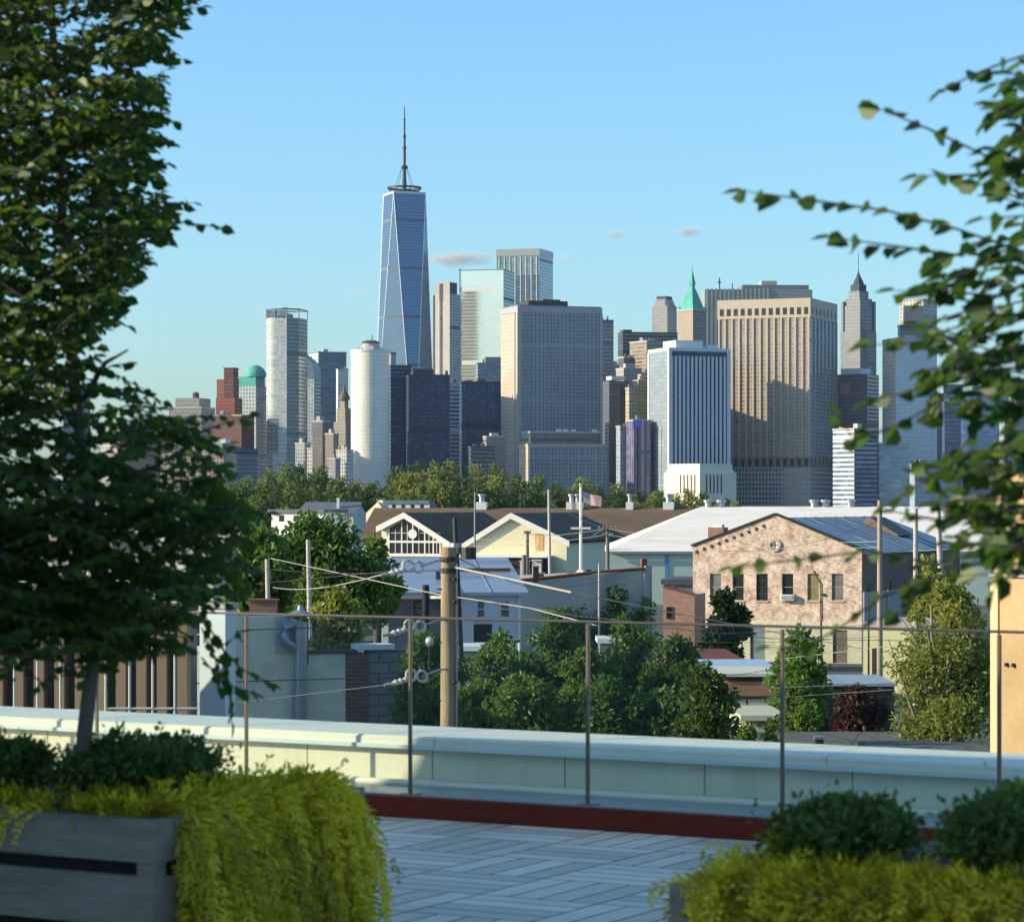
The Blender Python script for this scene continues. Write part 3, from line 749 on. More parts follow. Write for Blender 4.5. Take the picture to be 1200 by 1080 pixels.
simple('dark blue stepped roof house below the cream tower top', 1052, 1054, 1092, 382, 2950, facade('f_k3c', (.06, .10, .15), (.03, .06, .1), 4, 3, .5, .8), pent=[(.15, .75, 22, greymetal)], cop=darkconc)
simple('pale blue tower with a cream lit left end behind the right branches', 1034, 1050, 1098, 397, 2700, [facade('f_k4', (.6, .54, .45), (.3, .28, .25), 3.9, 3, .5, .6), facade('f_k4b', (.52, .60, .64), (.32, .40, .46), 3.9, 2.4, .6, .6, gvar=.3)])  # cream sunlight on the left end is put into its wall colour
simple('wide light blue glass block with a dark roof shed far right', 1098, 1106, 1136, 462, 2720, [facade('f_k5', (.42, .44, .42), (.2, .24, .27), 4, 3, .5, .7), facade('f_k5b', (.50, .58, .63), (.28, .36, .42), 4, 2.4, .6, .7)], pent=[(.2, .8, 10, greymetal)])
simple('indigo narrow tower in front of the wide light blue block', 1104, 1107, 1126, 472, 2600, facade('f_k5c', (.06, .09, .16), (.03, .06, .12), 4, 2.4, .6, .6), cop=darkconc)
simple('grey blue plain tower left of the far right gridded block', 1134, 1140, 1182, 463, 2780, facade('f_k6', (.45, .52, .57), (.22, .30, .36), 4, 2.6, .6, .6), pent=[(.1, .5, 9, greymetal)])
t = simple('pale banded block with a small spire at the right edge of the picture', 1174, 1190, 1262, 468, 2850, [facade('f_k7', (.4, .4, .38), (.15, .18, .2), 4, 3, .5, .8), facade('f_k7b', (.42, .48, .52), (.16, .23, .28), 4, 3, .5, 1.0)], theta=40)
mb = MB(); mb.tube([(-4, 4, t.z(468)), (-4, 4, t.z(452)), (-4, 4, t.z(438))], [2.2, 1.2, .2], 6); mb.build('spire', darkconc, t.e)
simple('low grey gridded block at the right edge of the picture', 1171, 1177, 1255, 492, 2560, facade('f_k8', (.3, .33, .34), (.05, .08, .11), 4.2, 3.4, .6, .6), name='low_tower', cat='office block', theta=50)
simple('slate slab filling the gap under the right branches', 1026, 1030, 1066, 520, 2500, facade('f_k9', (.30, .38, .44), (.10, .17, .23), 4.2, 5, .5, 1.0), name='low_tower', cat='office block')
simple('hazy blue low block behind the tan wall at right', 1066, 1072, 1120, 545, 2450, facade('f_k10', (.32, .38, .44), (.12, .18, .24), 4.2, 3, .5, .7), name='low_tower', cat='office block', theta=45)
# ------------------------------------------------------------------ ground, trees, middle distance
mb = MB(); mb.face([(-6000, -6000, 0), (6000, -6000, 0), (6000, 6000, 0), (-6000, 6000, 0)])
g = mb.build('ground', plain('ground_mix', (.12, .115, .10), .95, .3, .02, c2=(.07, .085, .05))); tag(g, kind='structure')
mb = MB(); mb.face([(-3000, 640, .05), (3000, 640, .05), (3000, 980, .05), (-3000, 980, .05)])
tag(mb.build('water', plain('harbour_water', (.03, .05, .06), .08, .3, .2, bump=.3)), kind='structure')

LEAF_DARK = leafmat('leaf_dark', (.04, .105, .016), (.11, .19, .035), .4)
LEAF_MID = leafmat('leaf_mid', (.06, .135, .02), (.17, .24, .045), .4)
LEAF_OLIVE = leafmat('leaf_olive', (.13, .16, .035), (.32, .32, .08), .4)
LEAF_FAR = leafmat('leaf_far', (.06, .12, .03), (.16, .22, .06), .3, .8)
LEAF_FAR2 = leafmat('leaf_far_gold', (.13, .15, .035), (.30, .30, .075), .3, .8)
LEAF_FAR3 = leafmat('leaf_far_dark', (.035, .08, .035), (.10, .15, .055), .3, .8)
BARK = plain('bark', (.10, .085, .07), .9, .35, 3, bump=.4)
BARKP = plain('bark_pale', (.26, .23, .19), .9, .3, 3, bump=.4)

def rvec(rng):
    while True:
        v = Vector((rng.uniform(-1, 1), rng.uniform(-1, 1), rng.uniform(-1, 1)))
        if .05 < v.length < 1: return v.normalized()

def crown_mesh(rng, blobs, n, size, shape='blade', jit=.25, down=.25):
    """leaf-sized faces through the outer volume of overlapping clumps"""
    mb = MB(); tot = sum(b[1][0] * b[1][2] for b in blobs)
    for c, r in blobs:
        k = int(n * r[0] * r[2] / tot)
        for i in range(k):
            d = rvec(rng); q = rng.random() ** .5
            if rng.random() < .12: q *= rng.uniform(1.05, 1.5)
            q *= 1 + jit * (mnoise.noise(d * 2.3 + Vector(c)) )
            p = Vector((c[0] + d.x * r[0] * q, c[1] + d.y * r[1] * q, c[2] + d.z * r[2] * q))
            dr = (rvec(rng) + d * .7 + Vector((0, 0, -down))).normalized()
            L = size * rng.uniform(.6, 1.35)
            if shape == 'leaf': mb.leaf(p, dr, (rvec(rng) + d).normalized(), L, L * .55)
            else:
                sd = dr.cross(rvec(rng))
                if sd.length > .01: mb.blade(p, dr, sd.normalized(), L, L * .62)
    return mb

def tree_blobs(rng, w, h0, h1, k, lean=0.):
    """clumps of a crown between heights h0 and h1, overall width w"""
    out = []; H = h1 - h0
    for i in range(k):
        t = (i + .5) / k; env = math.sin(math.pi * min(1, .22 + t * .78)) ** .6 * rng.uniform(.7, 1.15)
        a = rng.uniform(0, 6.28); rad = w * .5 * env * rng.uniform(.35, .85)
        r = w * rng.uniform(.10, .22) * (1.1 - .4 * t)
        out.append(((rad * math.cos(a) + lean * t, rad * math.sin(a), h0 + H * (t * .93 + .03)), (r, r, min(r * .85, H * .2))))
    out.append(((0, 0, h0 + H * .42), (w * .24, w * .24, H * .34)))
    return out

def trunk_mesh(rng, h, r, spread, top, n=5):
    mb = MB(); lean = rng.uniform(-.04, .04) * h
    pts = [(0, 0, -.2), (lean * .4, 0, h * .5), (lean, 0, h), (lean * 1.3, 0, top)]
    mb.tube(pts, [r * 1.25, r, r * .8, r * .25], 8)
    for i in range(n):
        a = 6.28 * i / n + rng.uniform(-.3, .3); s = spread * rng.uniform(.5, .95); z0 = h * rng.uniform(.75, 1.1)
        mb.tube([(lean * z0 / h, 0, z0), (lean + s * .5 * math.cos(a), s * .5 * math.sin(a), z0 + (top - z0) * .4), (lean + s * math.cos(a), s * math.sin(a), z0 + (top - z0) * .8)], [r * .55, r * .35, r * .1], 6)
    return mb

# --- island wood: individual trees, four crown shapes copied
rng = random.Random(11)
protos = []
for i in range(6):
    rg = random.Random(100 + i)
    w_, h_ = (13, 20) if i < 3 else (15, 17)
    bl = tree_blobs(rg, w_, 2.0, h_, 20)
    cm = crown_mesh(rg, bl, 1900, 1.15)
    tm = trunk_mesh(rg, 5, .4, w_ * .35, h_ * .8)
    protos.append((cm.mesh('crown', LEAF_FAR), cm.mesh('crown', LEAF_FAR2), cm.mesh('crown', LEAF_FAR3), tm.mesh('trunk', BARK), h_, w_))
def top_prof(px):
    pts = [(140, 578), (200, 574), (270, 566), (300, 556), (330, 545), (370, 545), (405, 556), (425, 568), (445, 562), (480, 545), (520, 541), (548, 548), (580, 545), (610, 553), (650, 562), (700, 566), (730, 571), (790, 574), (860, 582), (900, 592)]
    for (a, b), (c, d) in zip(pts, pts[1:]):
        if a <= px <= c: return b + (d - b) * (px - a) / (c - a)
    return 588
anch = [(190, 'the grey low block by the planter tree'), (264, 'the pinkish stone block'), (300, 'the grey low blocks at left'), (334, 'the tall curved tower'), (366, 'the slanted glass tower'), (408, 'the old domed stone tower'), (456, 'the white round tower'), (481, 'the navy banded block'),
        (526, 'the charcoal office block'), (546, 'the narrow striped block'), (586, 'the dark navy glass box'), (610, 'the pink lit tower flank'), (660, 'the left half of the ribbed annex'), (712, 'the right half of the ribbed annex'), (738, 'the dark plum block'),
        (766, 'the violet grey slab'), (790, 'the striped tower flank'), (822, 'the lit side of the stone block'), (864, 'the shaded side of the stone block'), (2000, 'the sunlit golden tower')]
seen_l = set()
hues = ['deep green', 'golden olive', 'blackish green']
rows = [(1290, 0, 0, 24, 'back-row'), (1180, 10, 8, 22, 'middle-row'), (1080, 24, 11, 21, 'front-row')]
for D, drop, off, step, rowname in rows:
    px = 150 + off
    while px < 872:
        yt = top_prof(px) + drop * (1 if px < 620 else .55) + rng.uniform(-3, 5)
        hue = rng.choices([0, 1, 2], [.46, .27, .27])[0]; k = rng.randrange(6)
        zt = ZY(min(yt, 594), D); pr = protos[k]; sc = zt / pr[4]
        big = 'broad' if k >= 3 else 'upright'
        a_ = next(n for lim, n in anch if px < lim)
        lab = None
        for hx in (hue, (hue + 1) % 3, (hue + 2) % 3):
            for kk, bg_ in ((k, big), ((k + 3) % 6, 'upright' if k >= 3 else 'broad')):
                cand = f'{bg_} {hues[hx]} {rowname} shore tree below {a_}'
                if cand not in seen_l and lab is None: lab, hue, k = cand, hx, kk
        if lab is None: px += step; continue
        seen_l.add(lab); pr = protos[k]
        sc = zt / pr[4]; wsc = min(sc, 1.15) * rng.uniform(.95, 1.2)
        e = thing('shore_tree', lab, 'tree', ((px - 600) / F * D, D, 0), rng.uniform(0, 6.28), 'trees of the far island wood')
        e.scale = (wsc, wsc, sc)
        for nm, me in (('crown', pr[hue]), ('trunk', pr[3])):
            o = bpy.data.objects.new(nm, me); col.objects.link(o); o.parent = e
        px += step * rng.uniform(.8, 1.2)

# --- helpers for nearer buildings
GLASSD = plain('dark_window_glass', (.02, .025, .03), .08, .4, 1.5, ior=1.6)
GLASSB = plain('blind_window_glass', (.16, .16, .15), .25, .5, 2.5, ior=1.5)
FRAMEW = plain('white_paint', (.68, .67, .63), .6, .12, 2)
FRAMED = plain('dark_paint', (.035, .03, .028), .6, .3, 2)
GALV = plain('galvanised', (.34, .36, .38), .42, .2, 1.5, .6)
WOOD = plain('pole_wood', (.34, .25, .16), .85, .3, 1.2, c2=(.2, .15, .1), stretch=(4, 4, .5), bump=.4)
WOODG = plain('grey_wood', (.22, .2, .18), .85, .3, 2, stretch=(4, 4, .5))
RUST = plain('rust', (.22, .09, .05), .8, .4, 2)

def wall_open(mb, x0, x1, z0, z1, ops, y=0, rev=.18, m=0):
    """front wall at y with rectangular openings (a, b, c, d) = x0, x1, z0, z1 and reveals going in"""
    xs = sorted({x0, x1, *[o[0] for o in ops], *[o[1] for o in ops]}); zs = sorted({z0, z1, *[o[2] for o in ops], *[o[3] for o in ops]})
    for a, b in zip(xs, xs[1:]):
        for c, d in zip(zs, zs[1:]):
            if any(o[0] - 1e-6 <= a and b <= o[1] + 1e-6 and o[2] - 1e-6 <= c and d <= o[3] + 1e-6 for o in ops): continue
            mb.face([(a, y, c), (b, y, c), (b, y, d), (a, y, d)], [(a - x0, c), (b - x0, c), (b - x0, d), (a - x0, d)], m)
    for a, b, c, d in ops:
        y2 = y + rev
        mb.face([(a, y, c), (b, y, c), (b, y2, c), (a, y2, c)], None, m); mb.face([(a, y2, d), (b, y2, d), (b, y, d), (a, y, d)], None, m)
        mb.face([(a, y, c), (a, y2, c), (a, y2, d), (a, y, d)], None, m); mb.face([(b, y2, c), (b, y, c), (b, y, d), (b, y2, d)], None, m)

def window(par, x0, x1, z0, z1, y, frame=FRAMEW, glass=GLASSD, bars=(1, 1), fw=.06, sill=None, name='window'):
    """frame ring with bars, pane and sill set in the wall opening at depth y"""
    mb = MB()
    mb.box(x0, x1, y - .04, y + .04, z0, z0 + fw); mb.box(x0, x1, y - .04, y + .04, z1 - fw, z1)
    mb.box(x0, x0 + fw, y - .037, y + .037, z0 + fw, z1 - fw); mb.box(x1 - fw, x1, y - .037, y + .037, z0 + fw, z1 - fw)
    for i in range(1, bars[0] + 1):
        x = x0 + (x1 - x0) * i / (bars[0] + 1); mb.box(x - fw * .35, x + fw * .35, y - .03, y + .03, z0 + fw, z1 - fw)
    for i in range(1, bars[1] + 1):
        z_ = z0 + (z1 - z0) * i / (bars[1] + 1); mb.box(x0 + fw, x1 - fw, y - .034, y + .034, z_ - fw * .4, z_ + fw * .4)
    f = mb.build(name, frame, par)
    mb = MB(); mb.box(x0 + fw * .5, x1 - fw * .5, y + .005, y + .015, z0 + fw * .5, z1 - fw * .5); mb.build('pane', glass, f)
    if sill is not None:
        mb = MB(); mb.box(x0 - .08, x1 + .08, -.09, y - .045, z0 - .1, z0 - .002); mb.build('sill', sill, f)
    return f

# --- grey mansard row and white house in front of the wood
t = Tw('mansard_house', 'long slate grey mansard roofed building with small dormers behind the white gabled hall', 'building', 436, 506, 512, 620, theta=8, depth=10)
mb = MB(); L = t.L1; zt = t.z(586); z0 = t.z(600)
mb.prism([(-L, 0), (0, 0), (0, 10), (-L, 10)], z0, zt, top=[(-L + 1, 1.5), (-1, 1.5), (-1, 8.5), (-L + 1, 8.5)])
rf = mb.build('roof', plain('slate_roof', (.13, .15, .17), .7, .2, .5), t.e)
t.block('wall', 0, z0 - .01, plain('stucco_w', (.5, .5, .48), .8, .1, .5))
for k in range(5):
    x = t.lx(456 + k * 11); d = t.part('dormer', FRAMEW, x - .6, x + .6, .1, 1.8, z0 + .3, z0 + 1.7, rf); t.part('roof_cap', rf.data.materials[0], x - .75, x + .75, 0, 2, z0 + 1.7, z0 + 1.85, rf)
t = Tw('grey_house', 'grey slate roofed long house behind the leafy tree at left', 'house', 352, 414, 420, 560, theta=8, depth=14)
mb = MB(); L = t.L1
mb.face([(-L - .5, -.5, t.z(602)), (.5, -.5, t.z(602)), (.5, 7, t.z(588)), (-L - .5, 7, t.z(588))]); mb.face([(.5, 14.5, t.z(602)), (-L - .5, 14.5, t.z(602)), (-L - .5, 7, t.z(588)), (.5, 7, t.z(588))])
mb.build('roof', MATS['slate_roof'], t.e)
mb = MB(); mb.box(-L, 0, 0, 14, 0, t.z(602)); mb.face([(0, 0, t.z(602)), (0, 14, t.z(602)), (0, 7, t.z(588.3))]); mb.face([(-L, 14, t.z(602)), (-L, 0, t.z(602)), (-L, 7, t.z(588.3))]); mb.build('wall', MATS['stucco_w'], t.e)
t.part('chimney', FRAMEW, t.lx(391), t.lx(394), 3, 3.8, t.z(600), t.z(583))
t = Tw('white_house', 'bright white walled low building glimpsed over the leafy tree at left', 'house', 318, 378, 386, 480, theta=25, depth=8)
t.block('wall', 0, t.z(600), plain('bright_white', (.78, .76, .72), .8, .06, .5)); t.coping(t.z(600), MATS['slate_roof'], .5, .5, 'roof_edge')
for k in range(3):
    x = t.lx(330 + k * 17); t.part('window', GLASSD, x - .5, x + .5, -.04, .1, t.z(611), t.z(604))
t = Tw('gable_end', 'small cream gable with a chimney left of the brown roofed pier hall', 'house', 429, 447, 456, 500, theta=30)
mb = MB(); L = t.L1
mb.face([(-L, 0, 0), (0, 0, 0), (0, 0, t.z(594)), (-L * .25, 0, t.z(588)), (-L, 0, t.z(601))]); mb.face([(0, 0, 0), (0, t.L2, 0), (0, t.L2, t.z(594)), (0, 0, t.z(594))])
mb.face([(0, 0, t.z(594)), (0, t.L2, t.z(594)), (-L * .25, t.L2, t.z(588)), (-L * .25, 0, t.z(588))]); mb.face([(-L * .25, 0, t.z(588)), (-L * .25, t.L2, t.z(588)), (-L, t.L2, t.z(601)), (-L, 0, t.z(601))])
mb.build('wall', plain('cream_gable', (.70, .55, .38), .8, .1, .5), t.e); t.part('chimney', FRAMEW, t.lx(440), t.lx(445), 1, 2, t.z(593), t.z(586))

# --- brown roofed pier hall with two gabled wings
cream = plain('cream_render', (.74, .66, .44), .8, .08, .3); brownroof = plain('brown_roof', (.14, .098, .066), .95, .25, .4, c2=(.18, .13, .09), stretch=(.3, 1, 1))
t = Tw('pier_hall', 'long pier hall with dark brown roof and light blue wall behind two cream wings', 'warehouse', 424, 800, 812, 450, theta=9, depth=30)
H = t; L = t.L1
def hz(y): return ZY(y, 450)
zr, ze = hz(599.5), hz(637)
mb = MB()
mb.face([(-L - 1, -1, ze), (1, -1, ze), (1, 15, zr + .6), (-L - 1, 15, zr + .6)]); mb.face([(1, 31, ze), (-L - 1, 31, ze), (-L - 1, 15, zr + .6), (1, 15, zr + .6)])
mb.face([(-L - 1, -1, ze - .25), (1, -1, ze - .25), (1, -1, ze), (-L - 1, -1, ze)])
mb.build('roof', brownroof, t.e)
mb = MB(); mb.box(-L, 0, 0, 30, 0, ze - .26); mb.face([(-L, 30, ze - .26), (-L, 0, ze - .26), (-L, 15, zr)]); mb.face([(0, 0, ze - .26), (0, 30, ze - .26), (0, 15, zr)])
mb.build('wall', plain('blue_siding', (.62, .70, .76), .7, .12, .4, stretch=(3, 3, .3)), t.e)
t.part('fascia', plain('blue_fascia', (.3, .42, .55), .6, .1, 1), t.lx(664), 0, -1.12, -1.01, ze - .5, ze - .05)
for k, px in enumerate((547, 656, 663, 726, 773)):
    x = t.lx(px); w_ = .9 if k != 3 else .6
    v_ = t.part('roof_vent', FRAMEW, x - w_, x + w_, 14, 16, zr + .3, zr + 1.6)
    mb = MB(); mb.lathe([(w_ * .55, zr + 1.6), (w_ * .55, zr + 2.6), (w_ * .8, zr + 2.6), (w_ * .8, zr + 2.9), (0, zr + 3.0)], 10, (x, 15)); mb.build('vent_cowl', GALV, v_)
def gable_wing(label, pl, pa, pr, yl, ya, yr, ybase, D, th, back, mat):
    """projecting wing: front gable polygon facing the camera, roof planes running back"""
    w = Tw('gabled_wing', label, 'pier building', pl, pr, pr + 8, D, theta=th, depth=back)
    a = w.lx(pa); Lw = w.L1
    def zy(y, x): return ZY(y, D - x * math.sin(w.th))
    zl, za, zr_ = zy(yl, -Lw), zy(ya, a), zy(yr, 0)
    w.a, w.zl, w.za, w.zr_ = a, zl, za, zr_
    mb = MB()
    ov = .7
    for (x0, z0), (x1, z1) in (((-Lw - .6, zl), (a, za + .25)), ((a, za + .25), (.6, zr_))):
        for yy in ((-ov, back),):
            mb.face([(x0, yy[0], z0), (x1, yy[0], z1), (x1, yy[1], z1), (x0, yy[1], z0)])
            mb.face([(x0, yy[0], z0 - .3), (x1, yy[0], z1 - .3), (x1, yy[1], z1 - .3), (x0, yy[1], z0 - .3)])
            mb.face([(x0, yy[0], z0 - .3), (x1, yy[0], z1 - .3), (x1, yy[0], z1), (x0, yy[0], z0)])
    mb.build('roof', brownroof, w.e)
    mb = MB()
    for (x0, z0), (x1, z1) in (((-Lw - .6, zl), (a, za + .25)), ((a, za + .25), (.6, zr_))):
        mb.face([(x0, -ov - .05, z0 - .85), (x1, -ov - .05, z1 - .85), (x1, -ov - .05, z1 + .05), (x0, -ov - .05, z0 + .05)])
        mb.face([(x0, -ov - .05, z0 + .05), (x1, -ov - .05, z1 + .05), (x1, -ov + .2, z1 + .05), (x0, -ov + .2, z0 + .05)])
    mb.build('bargeboard', plain('white_trim', (.72, .70, .64), .6, .06, 1), w.e)
    mb = MB(); mb.face([(-Lw, 0, 0), (0, 0, 0), (0, 0, zr_ - .3), (a, 0, za - .1), (-Lw, 0, zl - .3)])
    mb.face([(0, 0, 0), (0, back, 0), (0, back, zr_ - .3), (0, 0, zr_ - .3)]); mb.face([(-Lw, back, 0), (-Lw, 0, 0), (-Lw, 0, zl - .3), (-Lw, back, zl - .3)])
    mb.build('wall', mat, w.e)
    return w
A = gable_wing('white trimmed gabled wing with a two storey window wall and a round white disc', 447, 475, 541, 617, 602.5, 646, 652, 418, 20, 34, cream)
zt = lambda y, px: ZY(y, A.D - A.lx(px) * math.sin(A.th))
rake = lambda px: 606.5 + (px - 475) * .52 if px > 475 else 606.5 + (475 - px) * .55
xs_ = [456, 471, 484, 498, 508, 516]
mb = MB(); mb.face([(A.lx(456), -.03, zt(649, 456)), (A.lx(516), -.03, zt(649, 516)), (A.lx(516), -.03, zt(rake(516) + 2, 516)), (A.lx(475), -.03, zt(608, 475)), (A.lx(456), -.03, zt(rake(456) + 2, 456))])
ww_ = mb.build('window_wall', GLASSD, A.e)
for k, px in enumerate(xs_):
    x = A.lx(px); mb = MB(); mb.box(x - .09, x + .09, -.12, -.031, zt(649, px), zt(rake(px) + 1.5, px)); mb.build('mullion', FRAMEW, ww_)
    if k < 5:
        x2 = A.lx((px + xs_[k + 1]) / 2); mb = MB(); mb.box(x2 - .04, x2 + .04, -.09, -.031, zt(649, px), zt(rake(px) + 3, px)); mb.build('mullion', FRAMEW, ww_)
mb = MB(); mb.box(A.lx(456), A.lx(516), -.08, -.031, zt(624.6, 480), zt(624, 480)); mb.build('transom', FRAMEW, ww_)
mb = MB(); mb.box(A.lx(456), A.lx(516), -.13, -.031, zt(649.6, 480), zt(648.4, 480)); mb.build('sill', FRAMEW, ww_)
mb = MB(); mb.lathe([(0, -.12), (.72, -.12), (.72, .12), (0, .12)], 20)
d = mb.build('round_disc', FRAMEW, A.e); d.rotation_euler = (R(90), 0, 0); d.location = (A.lx(484.5), -.35, zt(625.5, 484))
for y in (634.8,): A.part('transom_beam', MATS['white_trim'], A.lx(455), A.lx(517), -.16, -.02, zt(635.8, 480), zt(633.4, 480))
A.part('canopy', MATS['white_trim'], A.lx(456), A.lx(548), -3, .1, zt(651.5, 500), zt(649.5, 500))
B = gable_wing('plain cream gabled wing with an orange stained patch beside the light blue wall', 532, 600, 664, 647, 603, 634, 655, 410, 16, 38, cream)
zt = lambda y, px: ZY(y, B.D - B.lx(px) * math.sin(B.th))
B.part('stained_panel', plain('orange_stain', (.62, .34, .16), .85, .3, .9, c2=(.7, .55, .35), stretch=(3, 3, .4)), B.lx(627), B.lx(637), -.06, .05, zt(645, 632), zt(625, 632))
B.part('canopy', MATS['white_trim'], B.lx(534), B.lx(648), -3.2, .1, zt(652.5, 600), zt(650, 600))
B.part('porch_shadow', plain('porch_shade', (.05, .045, .05), .9, .4, 1), B.lx(534), B.lx(646), -2.6, -.02, 0, zt(652.6, 600))  # dark box stands in for the shadow beneath the canopy
for k, (px, c) in enumerate(((549, (.5, .2, .2)), (560, (.6, .5, .25)), (571, (.55, .45, .42)), (590, (.55, .35, .28)), (622, (.5, .42, .4)), (636, (.6, .5, .42)))):
    m_ = plain('stall%d' % k, c, .8, .3, 1)
    e = thing('market_stall', f"{('rose', 'mustard', 'greyish pink', 'salmon', 'mauve grey', 'sandy')[k]} fronted stall under the canopy of the plain cream wing", 'stall', B.e.matrix_basis @ Vector((B.lx(px), -3.4, 0)), -B.th)
    zc = zt(661 - k % 2, px)
    mb = MB(); mb.box(-.7, .7, 0, .7, 0, zc + .5); mb.build('counter', m_, e)
    mb = MB(); mb.prism([(-.85, -.5), (.85, -.5), (.85, .75), (-.85, .75)], zc + .52, zc + .62, top=[(-.7, .1), (.7, .1), (.7, .7), (-.7, .7)]); mb.build('awning', FRAMEW, e)

# --- white roofed warehouse
Dw = 300
t = Tw('white_warehouse', 'large warehouse with a broad white hipped roof and pale green wall behind the brick gable', 'warehouse', 713, 1168, 1190, Dw, theta=2, depth=46)
L = t.L1
zw = lambda y, D: ZY(y, D)
whr = plain('white_roofing', (.84, .78, .68), .75, .08, .3, c2=(.70, .64, .55), stretch=(1, 3, 1))
ze = zw(646, Dw); zr = zw(593.3, 322); xr0 = (815 - 600) / F * 322 - t.Xs; 
mb = MB(); o_ = .4
c = [(-L - o_, -o_, ze), (o_, -o_, ze), (o_, 46 + o_, ze), (-L - o_, 46 + o_, ze)]; r0, r1 = (xr0, 22, zr), (-2, 22, zr)
mb.face([c[0], c[1], r1, r0]); mb.face([c[2], c[3], r0, r1]); mb.face([c[3], c[0], r0]); mb.face([c[1], c[2], r1])
mb.build('roof', whr, t.e)
t.part('gutter', GALV, -L - .5, .5, -.6, -.42, ze - .25, ze - .02)
t.block('wall', 0, ze - .05, plain('pale_green_siding', (.44, .52, .44), .7, .1, .6, stretch=(1, 1, 3)))
t.part('blue_door', plain('blue_paint', (.12, .25, .42), .6, .15, 1), t.lx(779), t.lx(783), -.1, .1, 0, ZY(650, Dw))
for px in (823, 838, 947, 960, 990):
    x = (px - 600) / F * 322 - t.Xs; e = MB(); e.lathe([(.42, zr - .4), (.42, zr + .5), (.6, zr + .5), (.6, zr + .75), (0, zr + .85)], 12, (x, 22)); e.build('roof_vent', GALV, t.e)

# --- brick gable building
Db = 190
t = Tw('brick_gable_house', 'weathered whitewashed brick building with a stepped gable, round window and tall sash windows', 'building', 812, 1010, 1140, Db, theta=24, depth=26)
BR = t; L = t.L1
brick = brickmat('old_brick', (.42, .16, .09), (.30, .12, .07), (.42, .36, .29), .24, .08, (.68, .58, .46), .44, .56, .014, 1.3)
zf = lambda y, px: ZY(y, Db - t.lx(px) * math.sin(t.th))
xa = t.lx(908); zl, za, zr = zf(640, 812), zf(603, 908), zf(646, 1010)
zc = zf(727, 908)
wins = []
for px in (838.5, 865, 893, 923, 953, 981.5):
    x = t.lx(px); w_ = .42; wins.append((x - w_, x + w_, zf(703.5, px), zf(672, px)))
mb = MB(); zlow = min(zl, zr) - .05
wall_open(mb, -L, 0, zc, zlow, wins, rev=.2)
mb.face([(-L, 0, zlow), (0, 0, zlow), (0, 0, zr), (xa, 0, za), (-L, 0, zl)], [(0, zlow), (L, zlow), (L, zr), (L + xa, za), (0, zl)])
mb.face([(-L, .35, zlow), (0, .35, zlow), (0, .35, zr), (xa, .35, za), (-L, .35, zl)][::-1])
mb.build('wall', brick, t.e)
mb = MB(); doors = [(t.lx(888) - .55, t.lx(888) + .55, 0.02, zf(733, 888)), (t.lx(985) - .55, t.lx(985) + .5, .02, zf(738, 985)), (t.lx(940) - .5, t.lx(940) + .5, zf(765, 940), zf(742, 940))]
wall_open(mb, -L, 0, 0, zc - .003, doors, y=-.03, rev=.25)
mb.face([(-L, -.03, zc - .003), (0, -.03, zc - .003), (0, 0.02, zc - .003), (-L, 0.02, zc - .003)])
mb.build('lower_wall', brickmat('cream_brick', (.66, .58, .40), (.60, .52, .36), (.55, .50, .38), .24, .08, (.72, .66, .5), .45, .7, .01, .7), t.e)
for k, (a, b, c_, d_) in enumerate(doors):
    if k < 2:
        mb = MB(); mb.box(a, b, .1, .16, c_, d_); dd = mb.build('door', plain('door%d' % k, [(.16, .2, .22), (.14, .10, .08)][k], .6, .25, 1.5), t.e)
        mb = MB(); mb.box(b - .18, b - .1, .05, .1, 1.0, 1.15); mb.build('handle', GALV, dd)
    else: window(t.e, a, b, c_, d_, .12, FRAMEW, GLASSD)
for k, (a, b, c_, d_) in enumerate(wins):
    window(t.e, a, b, c_, d_, .13, FRAMED if k in (2,) else plain('tan_frame', (.35, .27, .19), .7, .2, 2), [GLASSB, GLASSD, GLASSD, GLASSD, plain('olive_pane', (.22, .19, .10), .3, .3, 2), GLASSB][k], (1 if k == 2 else 0, 1 if k != 2 else 3), .05, plain('stone_sill', (.45, .38, .30), .85, .15, 2))
mb = MB(); a, b, c_, d_ = wins[3]; mb.box(a + .06, b + .12, -.42, .1, c_ + .02, c_ + .42)
ac = mb.build('air_conditioner', FRAMEW, t.e); mb = MB(); mb.box(a + .12, b + .06, -.45, -.424, c_ + .07, c_ + .37); mb.build('grille', GALV, ac)
mb = MB(); mb.box(t.lx(963), t.lx(967), -.12, 0.0, zf(698, 965), zf(695, 965)); mb.build('wall_lamp', FRAMED, t.e)
# oculus
mb = MB(); mb.lathe([(.30, 0), (.30, .14), (.46, .14), (.46, 0)], 24); o = mb.build('oculus', plain('oculus_ring', (.48, .36, .28), .85, .2, 2), t.e)
o.rotation_euler = (R(90), 0, 0); o.location = (t.lx(908), -.002, zf(638.5, 908))
mb = MB(); mb.lathe([(.3, .02), (0, .022)], 24); p_ = mb.build('pane', FRAMEW, o)
mb = MB(); mb.box(-.025, .025, -.3, .3, .03, .06); mb.box(-.3, .3, -.025, .025, .031, .055); mb.build('frame', FRAMED, o)
